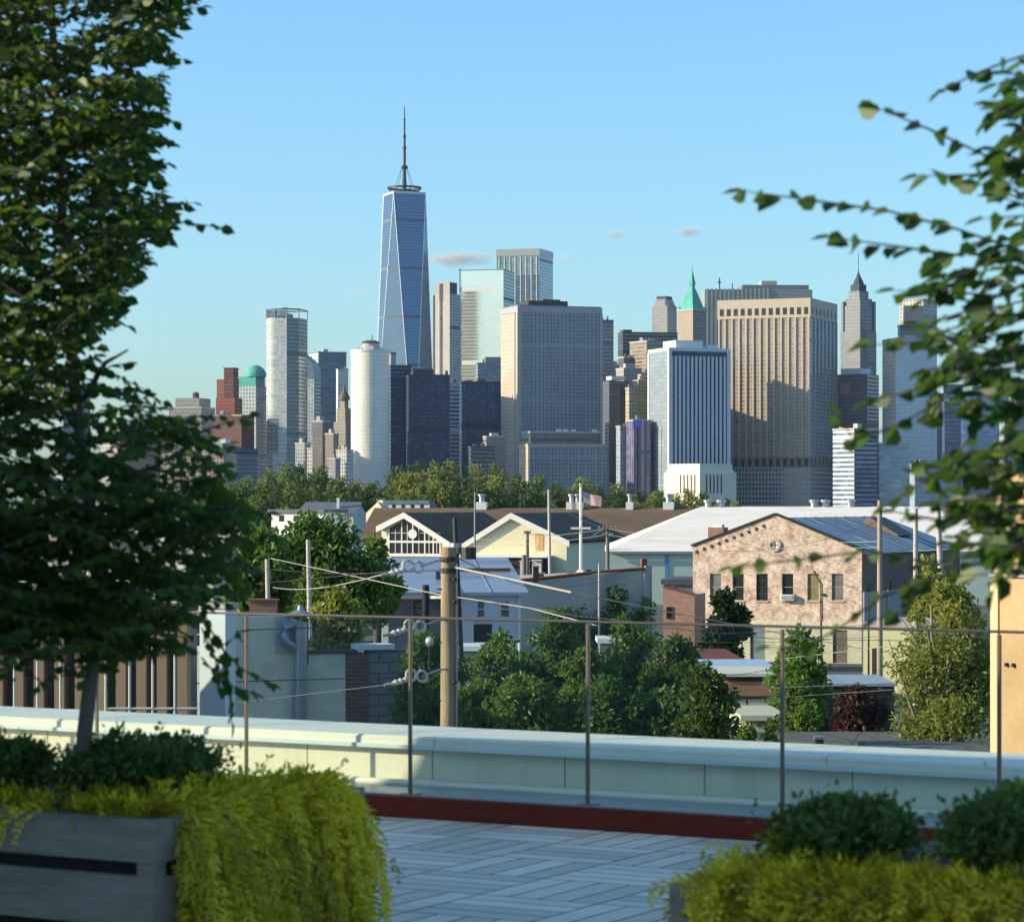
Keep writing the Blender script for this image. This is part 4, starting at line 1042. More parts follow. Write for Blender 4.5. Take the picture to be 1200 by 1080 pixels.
# coping and corbel steps
mb = MB()
for (x0, z0), (x1, z1) in (((-L - .12, zl), (xa, za)), ((xa, za), (.12, zr))):
    mb.face([(x0, -.14, z0), (x1, -.14, z1), (x1, -.14, z1 + .13), (x0, -.14, z0 + .13)]); mb.face([(x0, -.14, z0 + .13), (x1, -.14, z1 + .13), (x1, .5, z1 + .13), (x0, .5, z0 + .13)]); mb.face([(x0, -.14, z0), (x0, .5, z0), (x1, .5, z1), (x1, -.14, z1)])
mb.build('coping', plain('dark_coping', (.05, .04, .035), .8, .3, 1), t.e)
for k in range(11):
    f = (k + .5) / 11; x = -L + (xa + L) * f; z_ = zl + (za - zl) * f - .38
    if x > xa - .5: continue
    mb = MB(); mb.box(x - .07, x + .07, -.08, .01, z_ - .2, z_); mb.build('corbel', plain('corbel_brown', (.10, .055, .04), .9, .3, 1), t.e)
ch = t.part('chimney', brickmat('chim_brick', (.32, .13, .07), (.24, .10, .06), (.3, .25, .2), .24, .08), t.lx(824), t.lx(842), 1.0, 2.0, zl - .6, zf(618, 833))
t.part('chimney_cap', FRAMEW, t.lx(829), t.lx(839), 1.2, 1.8, zf(618, 833), zf(614.5, 833), ch)
mb = MB(); mb.tube([(t.lx(962), -.06, 0.1), (t.lx(962), -.06, zf(684, 962)), (t.lx(953), -.06, zf(668, 953))], .035, 6); mb.build('drain_pipe', FRAMED, t.e)
mb = MB(); mb.box(-.02, .02, .2, 26, 0, zr - .3); mb.m = [0] * len(mb.f)
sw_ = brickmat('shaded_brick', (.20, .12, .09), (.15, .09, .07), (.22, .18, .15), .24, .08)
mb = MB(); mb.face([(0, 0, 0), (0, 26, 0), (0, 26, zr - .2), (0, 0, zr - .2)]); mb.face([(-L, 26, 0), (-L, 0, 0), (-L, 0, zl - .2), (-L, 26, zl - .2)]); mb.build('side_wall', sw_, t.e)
for px in (1020, 1046, 1062):
    y = t.ly(px); e_ = MB(); e_.box(-.02, .05, y - .6, y + .6, ZY(703, Db + 8), ZY(680, Db + 8)); f_ = e_.build('window', FRAMED, t.e)
    e_ = MB(); e_.box(.05, .06, y - .5, y + .5, ZY(702, Db + 8), ZY(681, Db + 8)); e_.build('pane', GLASSD, f_)
metal = plain('blue_metal_roof', (.24, .27, .30), .4, .3, .6, .4, c2=(.5, .52, .52), stretch=(1, 4, 1))
mb = MB(); mb.face([(.35, .3, zr - .15), (.35, 26, zr - .15), (xa, 26, za - .2), (xa, .3, za - .2)]); mb.face([(-L - .3, 26, zl - .15), (-L - .3, .3, zl - .15), (xa, .3, za - .2), (xa, 26, za - .2)]); mb.build('roof', metal, t.e)
for k in range(10):
    y = 2 + k * 2.4; mb = MB(); mb.tube([(.35, y, zr - .12), (xa, y, za - .17)], .035, 4); mb.build('roof_seam', metal, t.e)
mb = MB(); y0 = 16.5
mb.prism([(xa + .4, y0), (xa + 4.2, y0), (xa + 4.2, y0 + 4), (xa + .4, y0 + 4)], za - 1.6, za - .25, top=[(xa + 1.7, y0), (xa + 1.9, y0), (xa + 1.9, y0 + 4), (xa + 1.7, y0 + 4)]); mb.build('dormer', plain('dormer_brown', (.22, .17, .14), .85, .2, 1), t.e)

# fence beside the brick building
a, b = P(1012, 706, 176), P(1066, 706, 184)
e = thing('corrugated_fence', 'pale grey sheet fence along the shaded side of the brick building', 'fence', (a.x, a.y, 0), math.atan2(b.y - a.y, b.x - a.x))
Lf = math.hypot(b.x - a.x, b.y - a.y); mb = MB(); mb.box(0, Lf, 0, .06, 0, ZY(692, 180)); mb.build('panel', plain('fence_grey', (.3, .3, .31), .7, .15, 1, stretch=(4, 4, .4)), e)
for k in range(3):
    mb = MB(); mb.box(Lf * k / 2 - .06, Lf * k / 2 + .06, -.07, -.002, 0, ZY(691, 180)); mb.build('post', GALV, e)
t = Tw('yellow_annex', 'pale yellow painted low annex right of the brick building behind the leafy tree', 'building', 1012, 1092, 1100, 160, theta=20, depth=8)
t.block('wall', 0, t.z(735), plain('yellow_paint', (.72, .62, .36), .8, .1, .5)); t.coping(t.z(735), conc, .25, .1); t.part('door', FRAMED, t.lx(1022), t.lx(1032), -.04, .1, 0, t.z(760))

# --- small red brick and flat dark roof at left of the brick gable
t = Tw('red_brick_house', 'low red brick house with a sloping parapet left of the brick gable building', 'house', 777, 814, 822, 180, theta=12, depth=5)
mb = MB(); L = t.L1
ztl, ztr = t.z(688), t.z(697)
mb.face([(-L, 0, 0), (0, 0, 0), (0, 0, ztr), (-L, 0, ztl)]); mb.face([(0, 0, 0), (0, 5, 0), (0, 5, ztr), (0, 0, ztr)]); mb.face([(-L, 5, 0), (-L, 0, 0), (-L, 0, ztl), (-L, 5, ztl)]); mb.face([(-L, .2, ztl - .2), (0, .2, ztr - .2), (0, 5, ztr - .2), (-L, 5, ztl - .2)])
mb.build('wall', brickmat('salmon_brick', (.42, .18, .11), (.33, .14, .09), (.4, .33, .27), .24, .08, (.5, .32, .24), .5, .7), t.e)
mb = MB(); mb.tube([(-L, 0, ztl + .03), (0, 0, ztr + .03)], .07, 4); mb.build('coping', RUST, t.e)
window(t.e, t.lx(781), t.lx(788), t.z(725), t.z(711), -.03, FRAMED, GLASSD)
simple_ = Tw('flat_roof_shed', 'dark flat roofed shed behind the red brick house', 'shed', 778, 812, 816, 205, theta=10, depth=8)
simple_.block('wall', 0, simple_.z(684), plain('shed_grey', (.16, .17, .19), .8, .2, 1)); simple_.coping(simple_.z(684), plain('shed_edge', (.06, .07, .09), .6, .2, 1), .35, .2, 'roof_edge')

# --- grey stucco party wall with a rusty coping, white house in front at left
t = Tw('stucco_building', 'grey stained stucco building with a rust brown coping running up to the right', 'building', 560, 762, 781, 148, theta=-12, depth=14)
L = t.L1; zy = lambda y, px: ZY(y, 148 - t.lx(px) * math.sin(t.th))
zl, zr = zy(685, 560), zy(666.5, 762)
stu = plain('grey_stucco', (.46, .43, .36), .9, .22, .5, c2=(.30, .28, .235), bump=.2)
mb = MB(); mb.face([(-L, 0, 0), (0, 0, 0), (0, 0, zr), (-L, 0, zl)]); mb.face([(0, 0, 0), (1.6, 6, 0), (1.6, 6, zr), (0, 0, zr)])
mb.face([(-L, 0, zl - .12), (0, 0, zr - .12), (1.6, 6, zr - .12), (-L, 14, zl - .12)]); mb.face([(-L, 14, 0), (-L, 0, 0), (-L, 0, zl), (-L, 14, zl)])
mb.build('wall', stu, t.e)
mb = MB(); mb.tube([(-L, -.02, zl + .06), (-L * .62, -.02, zl + (zr - zl) * .4 + .02), (-L * .3, -.02, zl + (zr - zl) * .72 + .09), (0, -.02, zr + .05)], .085, 5); mb.build('coping', RUST, t.e)
t.part('pier', plain('pier_pale', (.36, .35, .31), .9, .2, .6), t.lx(753.5), t.lx(760), -.25, 0.05, 0, zr - .25); t.part('pier', MATS['pier_pale'], -.3, .06, -.12, .1, 0, zr + .18)
t.part('roof_pot', RUST, t.lx(757) - .15, t.lx(757) + .15, .3, .6, zr, zr + .55)
mb = MB(); mb.prism([(t.lx(717), 8), (t.lx(735), 8), (t.lx(735), 9.5), (t.lx(717), 9.5)], zr - .9, zr - .25, top=[(t.lx(725), 8), (t.lx(727), 8), (t.lx(727), 9.5), (t.lx(725), 9.5)]); mb.build('roof_hatch', plain('hatch_grey', (.4, .38, .35), .8), t.e)
ivy = crown_mesh(random.Random(5), [((t.lx(725), -.25, zy(732, 725)), (1.6, .28, 1.3)), ((t.lx(700), -.25, zy(742, 700)), (2.2, .3, 1.0)), ((t.lx(757), -.3, zy(720, 757)), (.5, .25, 1.2)), ((t.lx(720), -.2, zy(700, 720)), (.7, .2, .8)), ((t.lx(665), -.3, zy(735, 665)), (1.2, .3, 1.2))], 2600, .2)
e = thing('ivy', 'dark green ivy climbing the grey stucco wall', 'climbing plant', t.e.location, t.e.rotation_euler.z); ivy.build('foliage', LEAF_DARK, e)
mb = MB(); mb.tube([(t.lx(725), -.05, 0), (t.lx(724), -.05, zy(735, 725)), (t.lx(722), -.05, zy(690, 722))], [.08, .05, .02], 5); mb.build('stem', BARK, e)

t = Tw('white_house', 'pale blue white rendered house with a grey metal roof behind the utility pole', 'house', 456, 611, 640, 128, theta=-6, depth=9)
t.L2 = 9; L = t.L1; zy = lambda y, px: ZY(y, 128 - t.lx(px) * math.sin(t.th))
zt = zy(694, 560); wh = plain('blue_white_render', (.55, .60, .66), .85, .1, .5, c2=(.46, .5, .55))
ops = [(t.lx(558.5), t.lx(569), zy(724, 563), zy(703, 563)), (t.lx(586), t.lx(598), zy(724, 592), zy(703, 592)), (t.lx(555), t.lx(577), zy(752, 566), zy(731, 566))]
mb = MB(); wall_open(mb, t.lx(528), 0, 0, zt, ops, rev=.2); mb.face([(0, 0, 0), (0, 9, 0), (0, 9, zt), (0, 0, zt)]); mb.build('wall', wh, t.e)
mb = MB(); wall_open(mb, -L, t.lx(528), 0, zt - .3, [(t.lx(486), t.lx(499), zy(722, 492), zy(704, 492))], y=.6, rev=.15); mb.face([(-L, 9, 0), (-L, .6, 0), (-L, .6, zt - .3), (-L, 9, zt - .3)]); mb.build('side_wing_wall', plain('wing_grey', (.15, .165, .18), .9, .25, .7), t.e)
for k, o_ in enumerate(ops[:2]): window(t.e, *o_, .12, FRAMEW, GLASSB, (0, 1), .06, FRAMEW)
mb = MB(); a, b, c_, d_ = ops[2]; mb.box(a, b, .14, .2, c_, d_); mb.build('shop_shutter', plain('shutter_black', (.012, .013, .016), .5, .2, 1), t.e)
window(t.e, t.lx(486), t.lx(499), zy(722, 492), zy(704, 492), .68, FRAMED, GLASSB, (0, 1), .06)
roofm = plain('grey_blue_roof', (.34, .40, .47), .4, .2, .35, .4, c2=(.22, .25, .29), stretch=(.4, 2, 1))
mb = MB(); zb = zy(670, 560)
mb.face([(-L - .2, -.3, zt + .02), (.3, -.3, zt + .02), (.3, 9.2, zb + .5), (-L - .2, 9.2, zb + .5)]); mb.face([(-L - .2, -.3, zt - .14), (.3, -.3, zt - .14), (.3, -.3, zt + .02), (-L - .2, -.3, zt + .02)]); mb.face([(.3, -.3, zt - .14), (.3, 9.2, zt - .14), (.3, 9.2, zb + .5), (.3, -.3, zt + .02)])
mb.build('roof', roofm, t.e)
for px in (540, 575): mb = MB(); x = t.lx(px); mb.tube([(x, -.3, zt + .03), (x, 9.2, zb + .51)], .03, 4); mb.build('roof_seam', GALV, t.e)
t.part('roof_unit', darkconc, t.lx(517), t.lx(522), 3, 4, zt, zt + .9); t.part('roof_rail', RUST, t.lx(540), t.lx(612), 5.2, 5.3, zt + .85, zt + 1.0)
mb = MB(); mb.tube([(t.lx(608.5), -.1, 0), (t.lx(608.5), -.1, zt)], .06, 6); mb.build('drain_pipe', FRAMEW, t.e)
for k, (a, b, y, D_, lab) in enumerate(((538, 577, 762, 100, 'white flat canopy roof in front of the pale blue house left'), (624, 648, 751, 104, 'small white canopy roof among the bushes by the stucco wall'), (700, 730, 753, 104, 'small white canopy roof showing between columnar trees'))):
    c = Tw('canopy_roof', lab, 'canopy', a, b, b + 2, D_, theta=0, depth=2.5)
    c.part('roof', FRAMEW, -c.L1, 0, 0, 2.5, c.z(y) - .02, c.z(y - 5) ); c.part('wall', plain('grn_wall', (.16, .2, .18), .9, .2, 1), -c.L1 + .1, -.1, .1, 2.4, 0, c.z(y) - .02)

# --- houses glimpsed through the planter tree
for k, (a, b, y, D_, c, lab) in enumerate(((-30, 66, 612, 260, (.72, .70, .66), 'white rendered house glimpsed through the planter tree at far left'), (60, 132, 628, 210, (.45, .30, .22), 'brown brick house glimpsed through the planter tree right of the trunk'),
        (126, 214, 604, 290, (.74, .72, .66), 'long white house with dark windows glimpsed through the right side of the planter tree'), (196, 282, 622, 230, (.55, .50, .42), 'beige house with a flat roof left of the dark leafy tree'), (10, 110, 655, 150, (.40, .40, .40), 'grey rendered low house behind the fluted building'), (120, 250, 652, 140, (.62, .58, .50), 'cream low house with small windows behind the fluted building'))):
    t = Tw('row_house', lab, 'house', a, b, b + 10, D_, theta=14, depth=9)
    zt = t.z(y); L = t.L1; ops = []
    n_ = max(3, int(L / 2.2))
    for q in range(n_):
        x = -L * (q + .5) / n_
        for zq in (zt - 1.9, zt - 4.6):
            if zq > .5: ops.append((x - .45, x + .45, zq, zq + 1.3))
    m_ = plain('row_wall%d' % k, c, .85, .12, .6)
    mb = MB(); wall_open(mb, -L, 0, 0, zt, ops, rev=.15); mb.face([(0, 0, 0), (0, 9, 0), (0, 9, zt), (0, 0, zt)]); mb.face([(-L, 9, 0), (-L, 0, 0), (-L, 0, zt), (-L, 9, zt)]); mb.build('wall', m_, t.e)
    mb = MB(); mb.box(-L, 0, .16, 9, zt - .3, zt - .05); mb.build('roof', MATS['slate_roof'], t.e); t.coping(zt, MATS['pale_concrete'], .2, .06)
    for o_ in ops: window(t.e, *o_, .1, FRAMEW, GLASSD, (0, 1), .07)
    t.part('chimney', MATS['chim_brick'], -L * .3, -L * .3 + .7, 3, 3.7, zt - .05, zt + 1.1)

# --- concrete yard walls at left behind the glass
t = Tw('concrete_wall_building', 'grey green concrete wall building with a brick end and pipes behind the left glass panes', 'building', 262, 405, 481, 52, theta=-18, depth=2.5)
L = t.L1; zy = lambda y, px: ZY(y, 52 - t.lx(px) * math.sin(t.th))
cw = plain('green_concrete', (.74, .69, .53), .9, .25, .7, c2=(.46, .45, .36), bump=.3)
zt = zy(765.5, 380); zu = zy(722, 300)
t.part('wall', cw, t.lx(352), 0, 0, .35, 0, zt); t.part('upper_wall', cw, -L, t.lx(352) - .003, .003, .35, 0, zu)
t.part('coping', darkconc, t.lx(352), t.lx(419), -.05, .4, zt, zt + .05)
t.part('brick_end', brickmat('dark_red_brick', (.22, .07, .05), (.15, .05, .04), (.2, .16, .14), .22, .075, (.24, .22, .2), .62, .75, .012, .9), 0, t.lx(432), -.02, .35, 0, zt - .02)
t.part('block_wall', brickmat('grey_block', (.24, .25, .235), (.2, .21, .2), (.13, .13, .12), .4, .2, None, ms=.02), t.lx(432) + .002, t.lx(481), 0, .35, 0, zt + .05)
t.part('cap_slab', FRAMEW, t.lx(418.5), t.lx(461), -.1, .45, zt + .06, zt + .16)
mb = MB(); x = t.lx(349); mb.tube([(x, -.2, 0), (x, -.2, zy(745, 349)), (x, -.2, zy(728, 349))], .13, 12); dv = mb.build('vent_duct', GALV, t.e)
mb = MB(); mb.lathe([(.19, zy(722, 349)), (.30, zy(720.5, 349)), (.06, zy(713.5, 349)), (.05, zy(709, 349)), (0, zy(708, 349))], 14, (x, -.2)); mb.build('duct_cowl', GALV, dv)
mb = MB(); mb.tube([(x - .1, -.2, zy(758, 349)), (x - .28, -.25, zy(752, 349)), (x - .36, -.25, zy(742, 349)), (x - .3, -.25, zy(733, 349)), (x - .02, -.2, zy(727, 349))], .1, 10); mb.build('duct_elbow', GALV, dv)
t.part('wall_panel', plain('pale_panel', (.42, .46, .48), .6, .1, 1), t.lx(322), t.lx(340), -.08, 0.0, zy(764, 330), zy(722, 330))
t.part('rust_streak', plain('rust_patch', (.26, .13, .07), .9, .4, 1.5, c2=(.2, .17, .13)), t.lx(356), t.lx(361), -.045, 0.0, zy(778, 358), zy(724, 358))
t.part('downpipe', plain('blue_pipe', (.3, .38, .45), .5, .2, 1), t.lx(341), t.lx(346), -.14, -.01, 0, zy(800, 345))
e = thing('brick_stack', 'small orange brick chimney stack behind the slim pole at left', 'chimney', P(308, 0, 75).xy.to_3d())
mb = MB(); mb.box(-.35, .35, 0, .6, 0, ZY(704, 75)); mb.build('stack', MATS['chim_brick'], e); mb = MB(); mb.box(-.4, .4, -.05, .65, ZY(704, 75), ZY(702, 75)); mb.build('cap', RUST, e)

# --- fluted brown building and blue grey wall at far left
t = Tw('fluted_building', 'brown building with upright fins and narrow dark bays behind the planter tree', 'building', -640, 205, 236, 33, theta=3, depth=1.6)
L = t.L1; bw = plain('brown_panel', (.44, .26, .145), .75, .15, .8, stretch=(1, 1, .2)); zt = t.z(716)
t.part('wall', plain('bay_dark', (.055, .06, .058), .6, .3, 1), -L, t.lx(205), .25, 1.6, 0, zt - .05)
t.part('parapet', plain('brown_cap', (.07, .045, .035), .7, .2, 1), -L, t.lx(206), -.05, 1.65, zt - .05, zt + .04)
for k in range(36):
    px = 208 - k * 24
    t.part('fin', bw, t.lx(px), t.lx(px + 11.5), -.02, .25, 0, zt - .06)
    if k < 10: t.part('bay_bar', MATS['bay_dark'], t.lx(px - 12), t.lx(px) - .005, .12, .25, t.z(790 - (k % 3) * 5), t.z(786 - (k % 3) * 5))
steel = plain('pale_tube', (.62, .55, .45), .45, .1, 2)
def bar_frame(label, xs, y0, y1, rails, D):
    e = thing('tube_frame', label, 'metal frame', ((xs[0] - 600) / F * D, D, 0))
    for x in xs:
        X = (x - xs[0]) / F * D; mb = MB(); mb.tube([(X, 0, ZY(y1, D)), (X, 0, ZY(y0, D))], .015, 6); mb.build('post', steel, e)
    for a, b, y in rails:
        mb = MB(); mb.tube([((a - xs[0]) / F * D, 0, ZY(y, D)), ((b - xs[0]) / F * D, 0, ZY(y, D))], .016, 6); mb.build('rail', steel, e)
bar_frame('pale tube frame standing before the fluted brown wall near the tree trunk', [124, 152, 179, 205], 742, 1700, [(124, 205, 742), (130, 181, 717), (124, 232, 830)], 29)
bar_frame('pale tube posts before the fluted brown wall left of the trunk', [17, 44, 71, 100], 746, 1700, [(0, 104, 746), (17, 100, 832)], 29)
t = Tw('blue_grey_building', 'plain blue grey wall block right of the fluted brown building', 'building', 234, 264, 276, 35, theta=30)
t.block('wall', 0, t.z(712), [plain('blue_grey_wall', (.62, .68, .72), .8, .06, .5), plain('lit_corner', (.62, .66, .66), .8, .06, .5)]); t.coping(t.z(712), conc, .06, .03)  # second colour paints the lit corner on the right face

# --- unseen block added outside the frame at left to shade the trees behind the parapet
t = Tw('shade_warehouse', 'unseen brick block added beyond the left edge to shade the parapet trees', 'warehouse', -640, -240, -200, 45.5, theta=4, depth=13)
t.block('wall', 0, 11.2, brick); t.coping(11.2, conc, .3, .1)

# --- low roofs at right
def slab(name, label, cat, x0, x1, yf, yb, Df, Db_, mat, wallm, th=.25, base=True, extra=None):
    """low roof seen from above: front edge at (yf, Df), back edge at (yb, Db_)"""
    X0, X1 = (x0 - 600) / F * Df, (x1 - 600) / F * Df; zf_, zb_ = ZY(yf, Df), ZY(yb, Db_)
    e = thing(name, label, cat, (X0, Df, 0)); W = X1 - X0; dd = Db_ - Df
    mb = MB()
    mb.face([(0, 0, zf_), (W, 0, zf_), (W, dd, zb_), (0, dd, zb_)]); mb.face([(0, 0, zf_ - th), (W, 0, zf_ - th), (W, 0, zf_), (0, 0, zf_)])
    mb.face([(0, dd, zb_ - th), (0, 0, zf_ - th), (0, 0, zf_), (0, dd, zb_)]); mb.face([(W, 0, zf_ - th), (W, dd, zb_ - th), (W, dd, zb_), (W, 0, zf_)]); mb.face([(0, dd, zb_ - th), (W, dd, zb_ - th), (W, 0, zf_ - th), (0, 0, zf_ - th)])
    mb.build('roof', mat, e)
    if base:
        mb = MB(); mb.box(.1, W - .1, .1, dd - .1, 0, min(zf_, zb_) - th - .01); mb.build('wall', wallm, e)
    return e, W, zf_
redroof = plain('red_flat_roof', (.20, .06, .05), .85, .25, .8); bluesheet = plain('blue_white_sheet', (.55, .62, .70), .4, .15, .5, .3)
slab('flat_roof_house', 'low house with a dark red flat roof below the dark leafy tree', 'house', 782, 872, 772, 760, 112, 122, redroof, MATS['chim_brick'])
slab('sheet_roof_shed', 'shed with a pale blue sheet roof and deep dark eave', 'shed', 796, 912, 784, 772, 100, 106, bluesheet, plain('eave_dark', (.03, .04, .06), .8, .3, 1), .12)
e, W, zf_ = slab('brick_garage', 'low orange brick garage with two cream roller doors', 'garage', 838, 916, 789, 780, 90, 97, plain('cream_sheet', (.66, .62, .52), .7, .1, .5), brickmat('orange_brick', (.60, .25, .10), (.50, .20, .08), (.36, .28, .2), .24, .08), .1)
for k, px in enumerate((860, 893)):
    X = (px - 838) / F * 90
    mb = MB(); mb.box(X - .45, X + .4, .02, .12, 0, ZY(819, 90)); d_ = mb.build('garage_door', plain('cream_door', (.62, .56, .40), .7, .1, 1), e)
    for q in range(5):
        mb = MB(); z_ = ZY(819, 90) - .22 * (q + 1); mb.box(X - .44, X + .39, -.005, .019, z_, z_ + .03); mb.build('slat', MATS['grey_wood'], d_)
mb = MB(); mb.box(.08, W - .08, -.03, .1, ZY(818, 90), ZY(815.5, 90)); mb.build('lintel', FRAMED, e)
slab('corrugated_shed', 'open shed with a grey corrugated lean-to roof beside the sunlit leafy tree', 'shed', 968, 1052, 801, 790, 92, 97, plain('corrugated', (.42, .45, .47), .5, .2, 1, .3, stretch=(6, 1, 1)), plain('lean_dark', (.06, .055, .05), .9, .3, 1), .08)
slab('asphalt_roof_building', 'low building with a wide brown grey flat roof just beyond the parapet at right', 'building', 905, 1190, 884, 857, 52, 62, plain('tar_roof', (.155, .14, .115), .9, .2, .4, c2=(.11, .1, .085)), plain('tar_wall', (.5, .44, .32), .85, .1, 1), .2)
slab('cream_wall_house', 'cream rendered low wall block between the hedges and brick garage', 'house', 868, 925, 838, 826, 78, 84, plain('cream_roof2', (.58, .52, .38), .8, .1, 1), plain('cream_wall2', (.60, .53, .36), .85, .1, 1), .15)
slab('tar_roof_shed', 'grey planked lean-to roof sloping down at the lower right corner behind the parapet', 'shed', 1060, 1180, 890, 868, 45, 51, plain('plank_roof', (.13, .13, .13), .8, .35, 1.5, stretch=(1, 6, 1)), MATS['tar_wall'], .15)

# --- tan wall at right edge
t = Tw('tan_building', 'tan orange stucco building cutting off the right edge of the picture', 'building', 1164, 1330, 1420, 36, theta=62, depth=8)
L = t.L1; zz = ZY(567, 42)
tan = plain('tan_stucco', (.50, .32, .17), .85, .22, 1.3, c2=(.40, .26, .14), bump=.15)
t.block('wall', 0, zz, tan); t.part('parapet', tan, -L - .05, 0.05, -.05, 8.05, zz, zz + .12)
t.part('ledge', MATS['pale_concrete'], -L - .04, 0, -.06, -.001, ZY(668, 42), ZY(665, 42))
t.part('corner_strip', plain('tan_light', (.66, .48, .28), .85, .08, 1), -L - .03, t.lx(1171), -.03, -.001, 0, ZY(672, 42))
for px in (1180, 1188): t.part('wall_vent', FRAMED, t.lx(px), t.lx(px + 2), -.05, -.001, ZY(764, 42), ZY(760, 42))
# ------------------------------------------------------------------ trees between the buildings
def mid_tree(label, px, yt, yb, wpx, D, leaf, n, size, k=8, seed=1, name='leafy_tree', cat='tree', trunk=BARK, tr=.12, group=None, flat=1., spread=.8):
    rg = random.Random(seed); sc = D / F
    w_ = wpx * sc; z0, z1 = ZY(yb, D), ZY(yt, D)
    e = thing(name, label, cat, ((px - 600) * sc, D, 0), 0, group)
    bl = tree_blobs(rg, w_, z0, z1, int(k * 2.6))
    bl = [((c[0], c[1] * flat, c[2]), (r[0], r[1] * flat, r[2])) for c, r in bl]
    crown_mesh(rg, bl, n, size, 'leaf').build('crown', leaf, e)
    trunk_mesh(rg, max(z0 + (z1 - z0) * .25, .4), tr, w_ * .35 * spread, z0 + (z1 - z0) * .85, 6).build('trunk', trunk, e)
    return e
mid_tree('large dark leafy tree covering the grey house left of the gabled hall', 368, 608, 730, 180, 118, LEAF_DARK, 9500, .28, 15, 3, tr=.3)
mid_tree('smaller dark tree filling the gap left of the two slim poles', 304, 618, 715, 90, 112, LEAF_DARK, 3000, .36, 8, 31, tr=.25)
mid_tree('tree with pale tipped leaves just left of the gabled hall window wall', 440, 628, 725, 70, 124, LEAF_MID, 2600, .34, 7, 4, tr=.2)
mid_tree('yellow green shrub growing over the concrete wall behind the left glass pane', 393, 690, 768, 84, 53.5, LEAF_OLIVE, 1900, .15, 8, 5, 'shrub', 'shrub', tr=.05)
mid_tree('dark rounded tree in front of the brick gable building at its left corner', 850, 694, 775, 70, 172, leafmat('leaf_deep', (.010, .03, .010), (.03, .06, .018), .25), 3200, .4, 8, 6, tr=.2)
mid_tree('bushy green tree in front of the brick building door', 940, 735, 838, 92, 85, LEAF_MID, 3600, .22, 9, 8, tr=.1)
mid_tree('sunlit olive tree with bare pale limbs in front of the tan wall', 1108, 680, 868, 152, 58, LEAF_OLIVE, 12500, .115, 17, 9, trunk=BARKP, tr=.09, spread=1.1)
mid_tree('small yellow green treetop behind the leaning pole right of the brick building', 1086, 655, 720, 60, 96, LEAF_OLIVE, 1500, .26, 6, 10, tr=.1)
mid_tree('dark red leafed shrub on the edge of the brown flat roof', 1008, 806, 862, 84, 64, leafmat('leaf_red', (.05, .018, .016), (.11, .04, .03), .3), 2600, .13, 8, 12, 'shrub', 'shrub', tr=.05)
mid_tree('dark green undergrowth bush right of the orange brick garage', 935, 800, 866, 70, 66, LEAF_MID, 2200, .15, 7, 13, 'shrub', 'shrub', tr=.05)
for k, (px, yt, w_, D_, lf, lab) in enumerate(((500, 742, 120, 49.5, LEAF_DARK, 'dark tree filling the space behind the big utility pole'),
        (590, 738, 108, 51, LEAF_MID, 'columnar tree just right of the big utility pole'),
        (655, 714, 112, 50, LEAF_DARK, 'columnar tree left of the middle railing post'),
        (732, 716, 122, 50.5, LEAF_MID, 'columnar tree right of the middle railing post'),
        (792, 742, 120, 49.5, LEAF_DARK, 'dark columnar tree left of the bright leaved short tree'),
        (618, 795, 130, 48, LEAF_MID, 'low bushy tree in front of the columnar trees near the utility pole'),
        (715, 800, 130, 48, LEAF_DARK, 'low dark bushy tree under the middle columnar trees'), (560, 800, 90, 48.6, LEAF_MID, 'low bushy tree touching the right side of the big utility pole'), (690, 760, 100, 49, LEAF_MID, 'bushy tree directly behind the middle railing post'), (775, 812, 110, 48, LEAF_MID, 'low bushy tree beside the short bright leaved tree'))):
    mid_tree(lab, px, yt, 905, w_, D_, lf, 7500, .105, 14, 40 + k, 'columnar_tree', 'tree', tr=.07, group='trees behind the parapet', flat=.8)
mid_tree('short bright leaved tree at the right end of the tree row behind the parapet', 828, 775, 910, 100, 47, leafmat('leaf_bright', (.035, .08, .015), (.10, .15, .03), .35), 5000, .12, 10, 60, 'columnar_tree', 'tree', tr=.06, group='trees behind the parapet')
for k, (px, lab) in enumerate(((876, 'small conical shrub left of two beside the railing post'), (903, 'small conical shrub right of two beside the railing post'))):
    mid_tree(lab, px, 846 + k * 2, 905, 34, 46, LEAF_MID, 900, .09, 5, 70 + k, 'shrub', 'shrub', tr=.03, group='conical shrubs')

# ------------------------------------------------------------------ poles and wires
def pole(label, px, yt, yb, D, r, mat, name='utility_pole', cat='pole', lean=0., arms=(), bands=0, r2=None):
    e = thing(name, label, cat, ((px - 600) / F * D, D, 0))
    z = lambda y: ZY(y, D); dx = lean / F * D
    mb = MB(); mb.tube([(-dx * 0, 0, 0), (dx * .5, 0, z(yt) * .5), (dx, 0, z(yt))], [r * 1.15, r, (r2 or r * .85)], 12); sh = mb.build('shaft', mat, e)
    for (y, l_, rr) in arms:
        mb = MB(); w_ = l_ / F * D; mb.box(dx - w_, dx + w_, -.06 - r, -r + .02, z(y) - rr, z(y) + rr); a = mb.build('cross_arm', WOODG, e)
        for q in (-.9, -.45, .45, .9):
            mb = MB(); mb.lathe([(.045, z(y) + rr), (.06, z(y) + rr + .06), (.03, z(y) + rr + .14), (0, z(y) + rr + .15)], 8, (dx + w_ * q, -r - .02)); mb.build('insulator', GALV, a)
    return e, sh, z, dx
e, sh, z, dx = pole('thick weathered wooden utility pole standing behind the parapet between two railing posts', 526, 641, 860, 44, .145, WOOD)
for y in (655, 668): 
    mb = MB(); mb.lathe([(.14, z(y) - .035), (.15, z(y) - .035), (.15, z(y) + .035), (.14, z(y) + .035)], 14, (dx, 0)); mb.build('steel_band', FRAMED, e)
for k, y in enumerate((690, 723, 752, 787, 820)):
    mb = MB(); mb.tube([(-.19, -.05, z(y)), (.19, -.05, z(y))], .012, 5); mb.build('step_bolt', FRAMED, e)
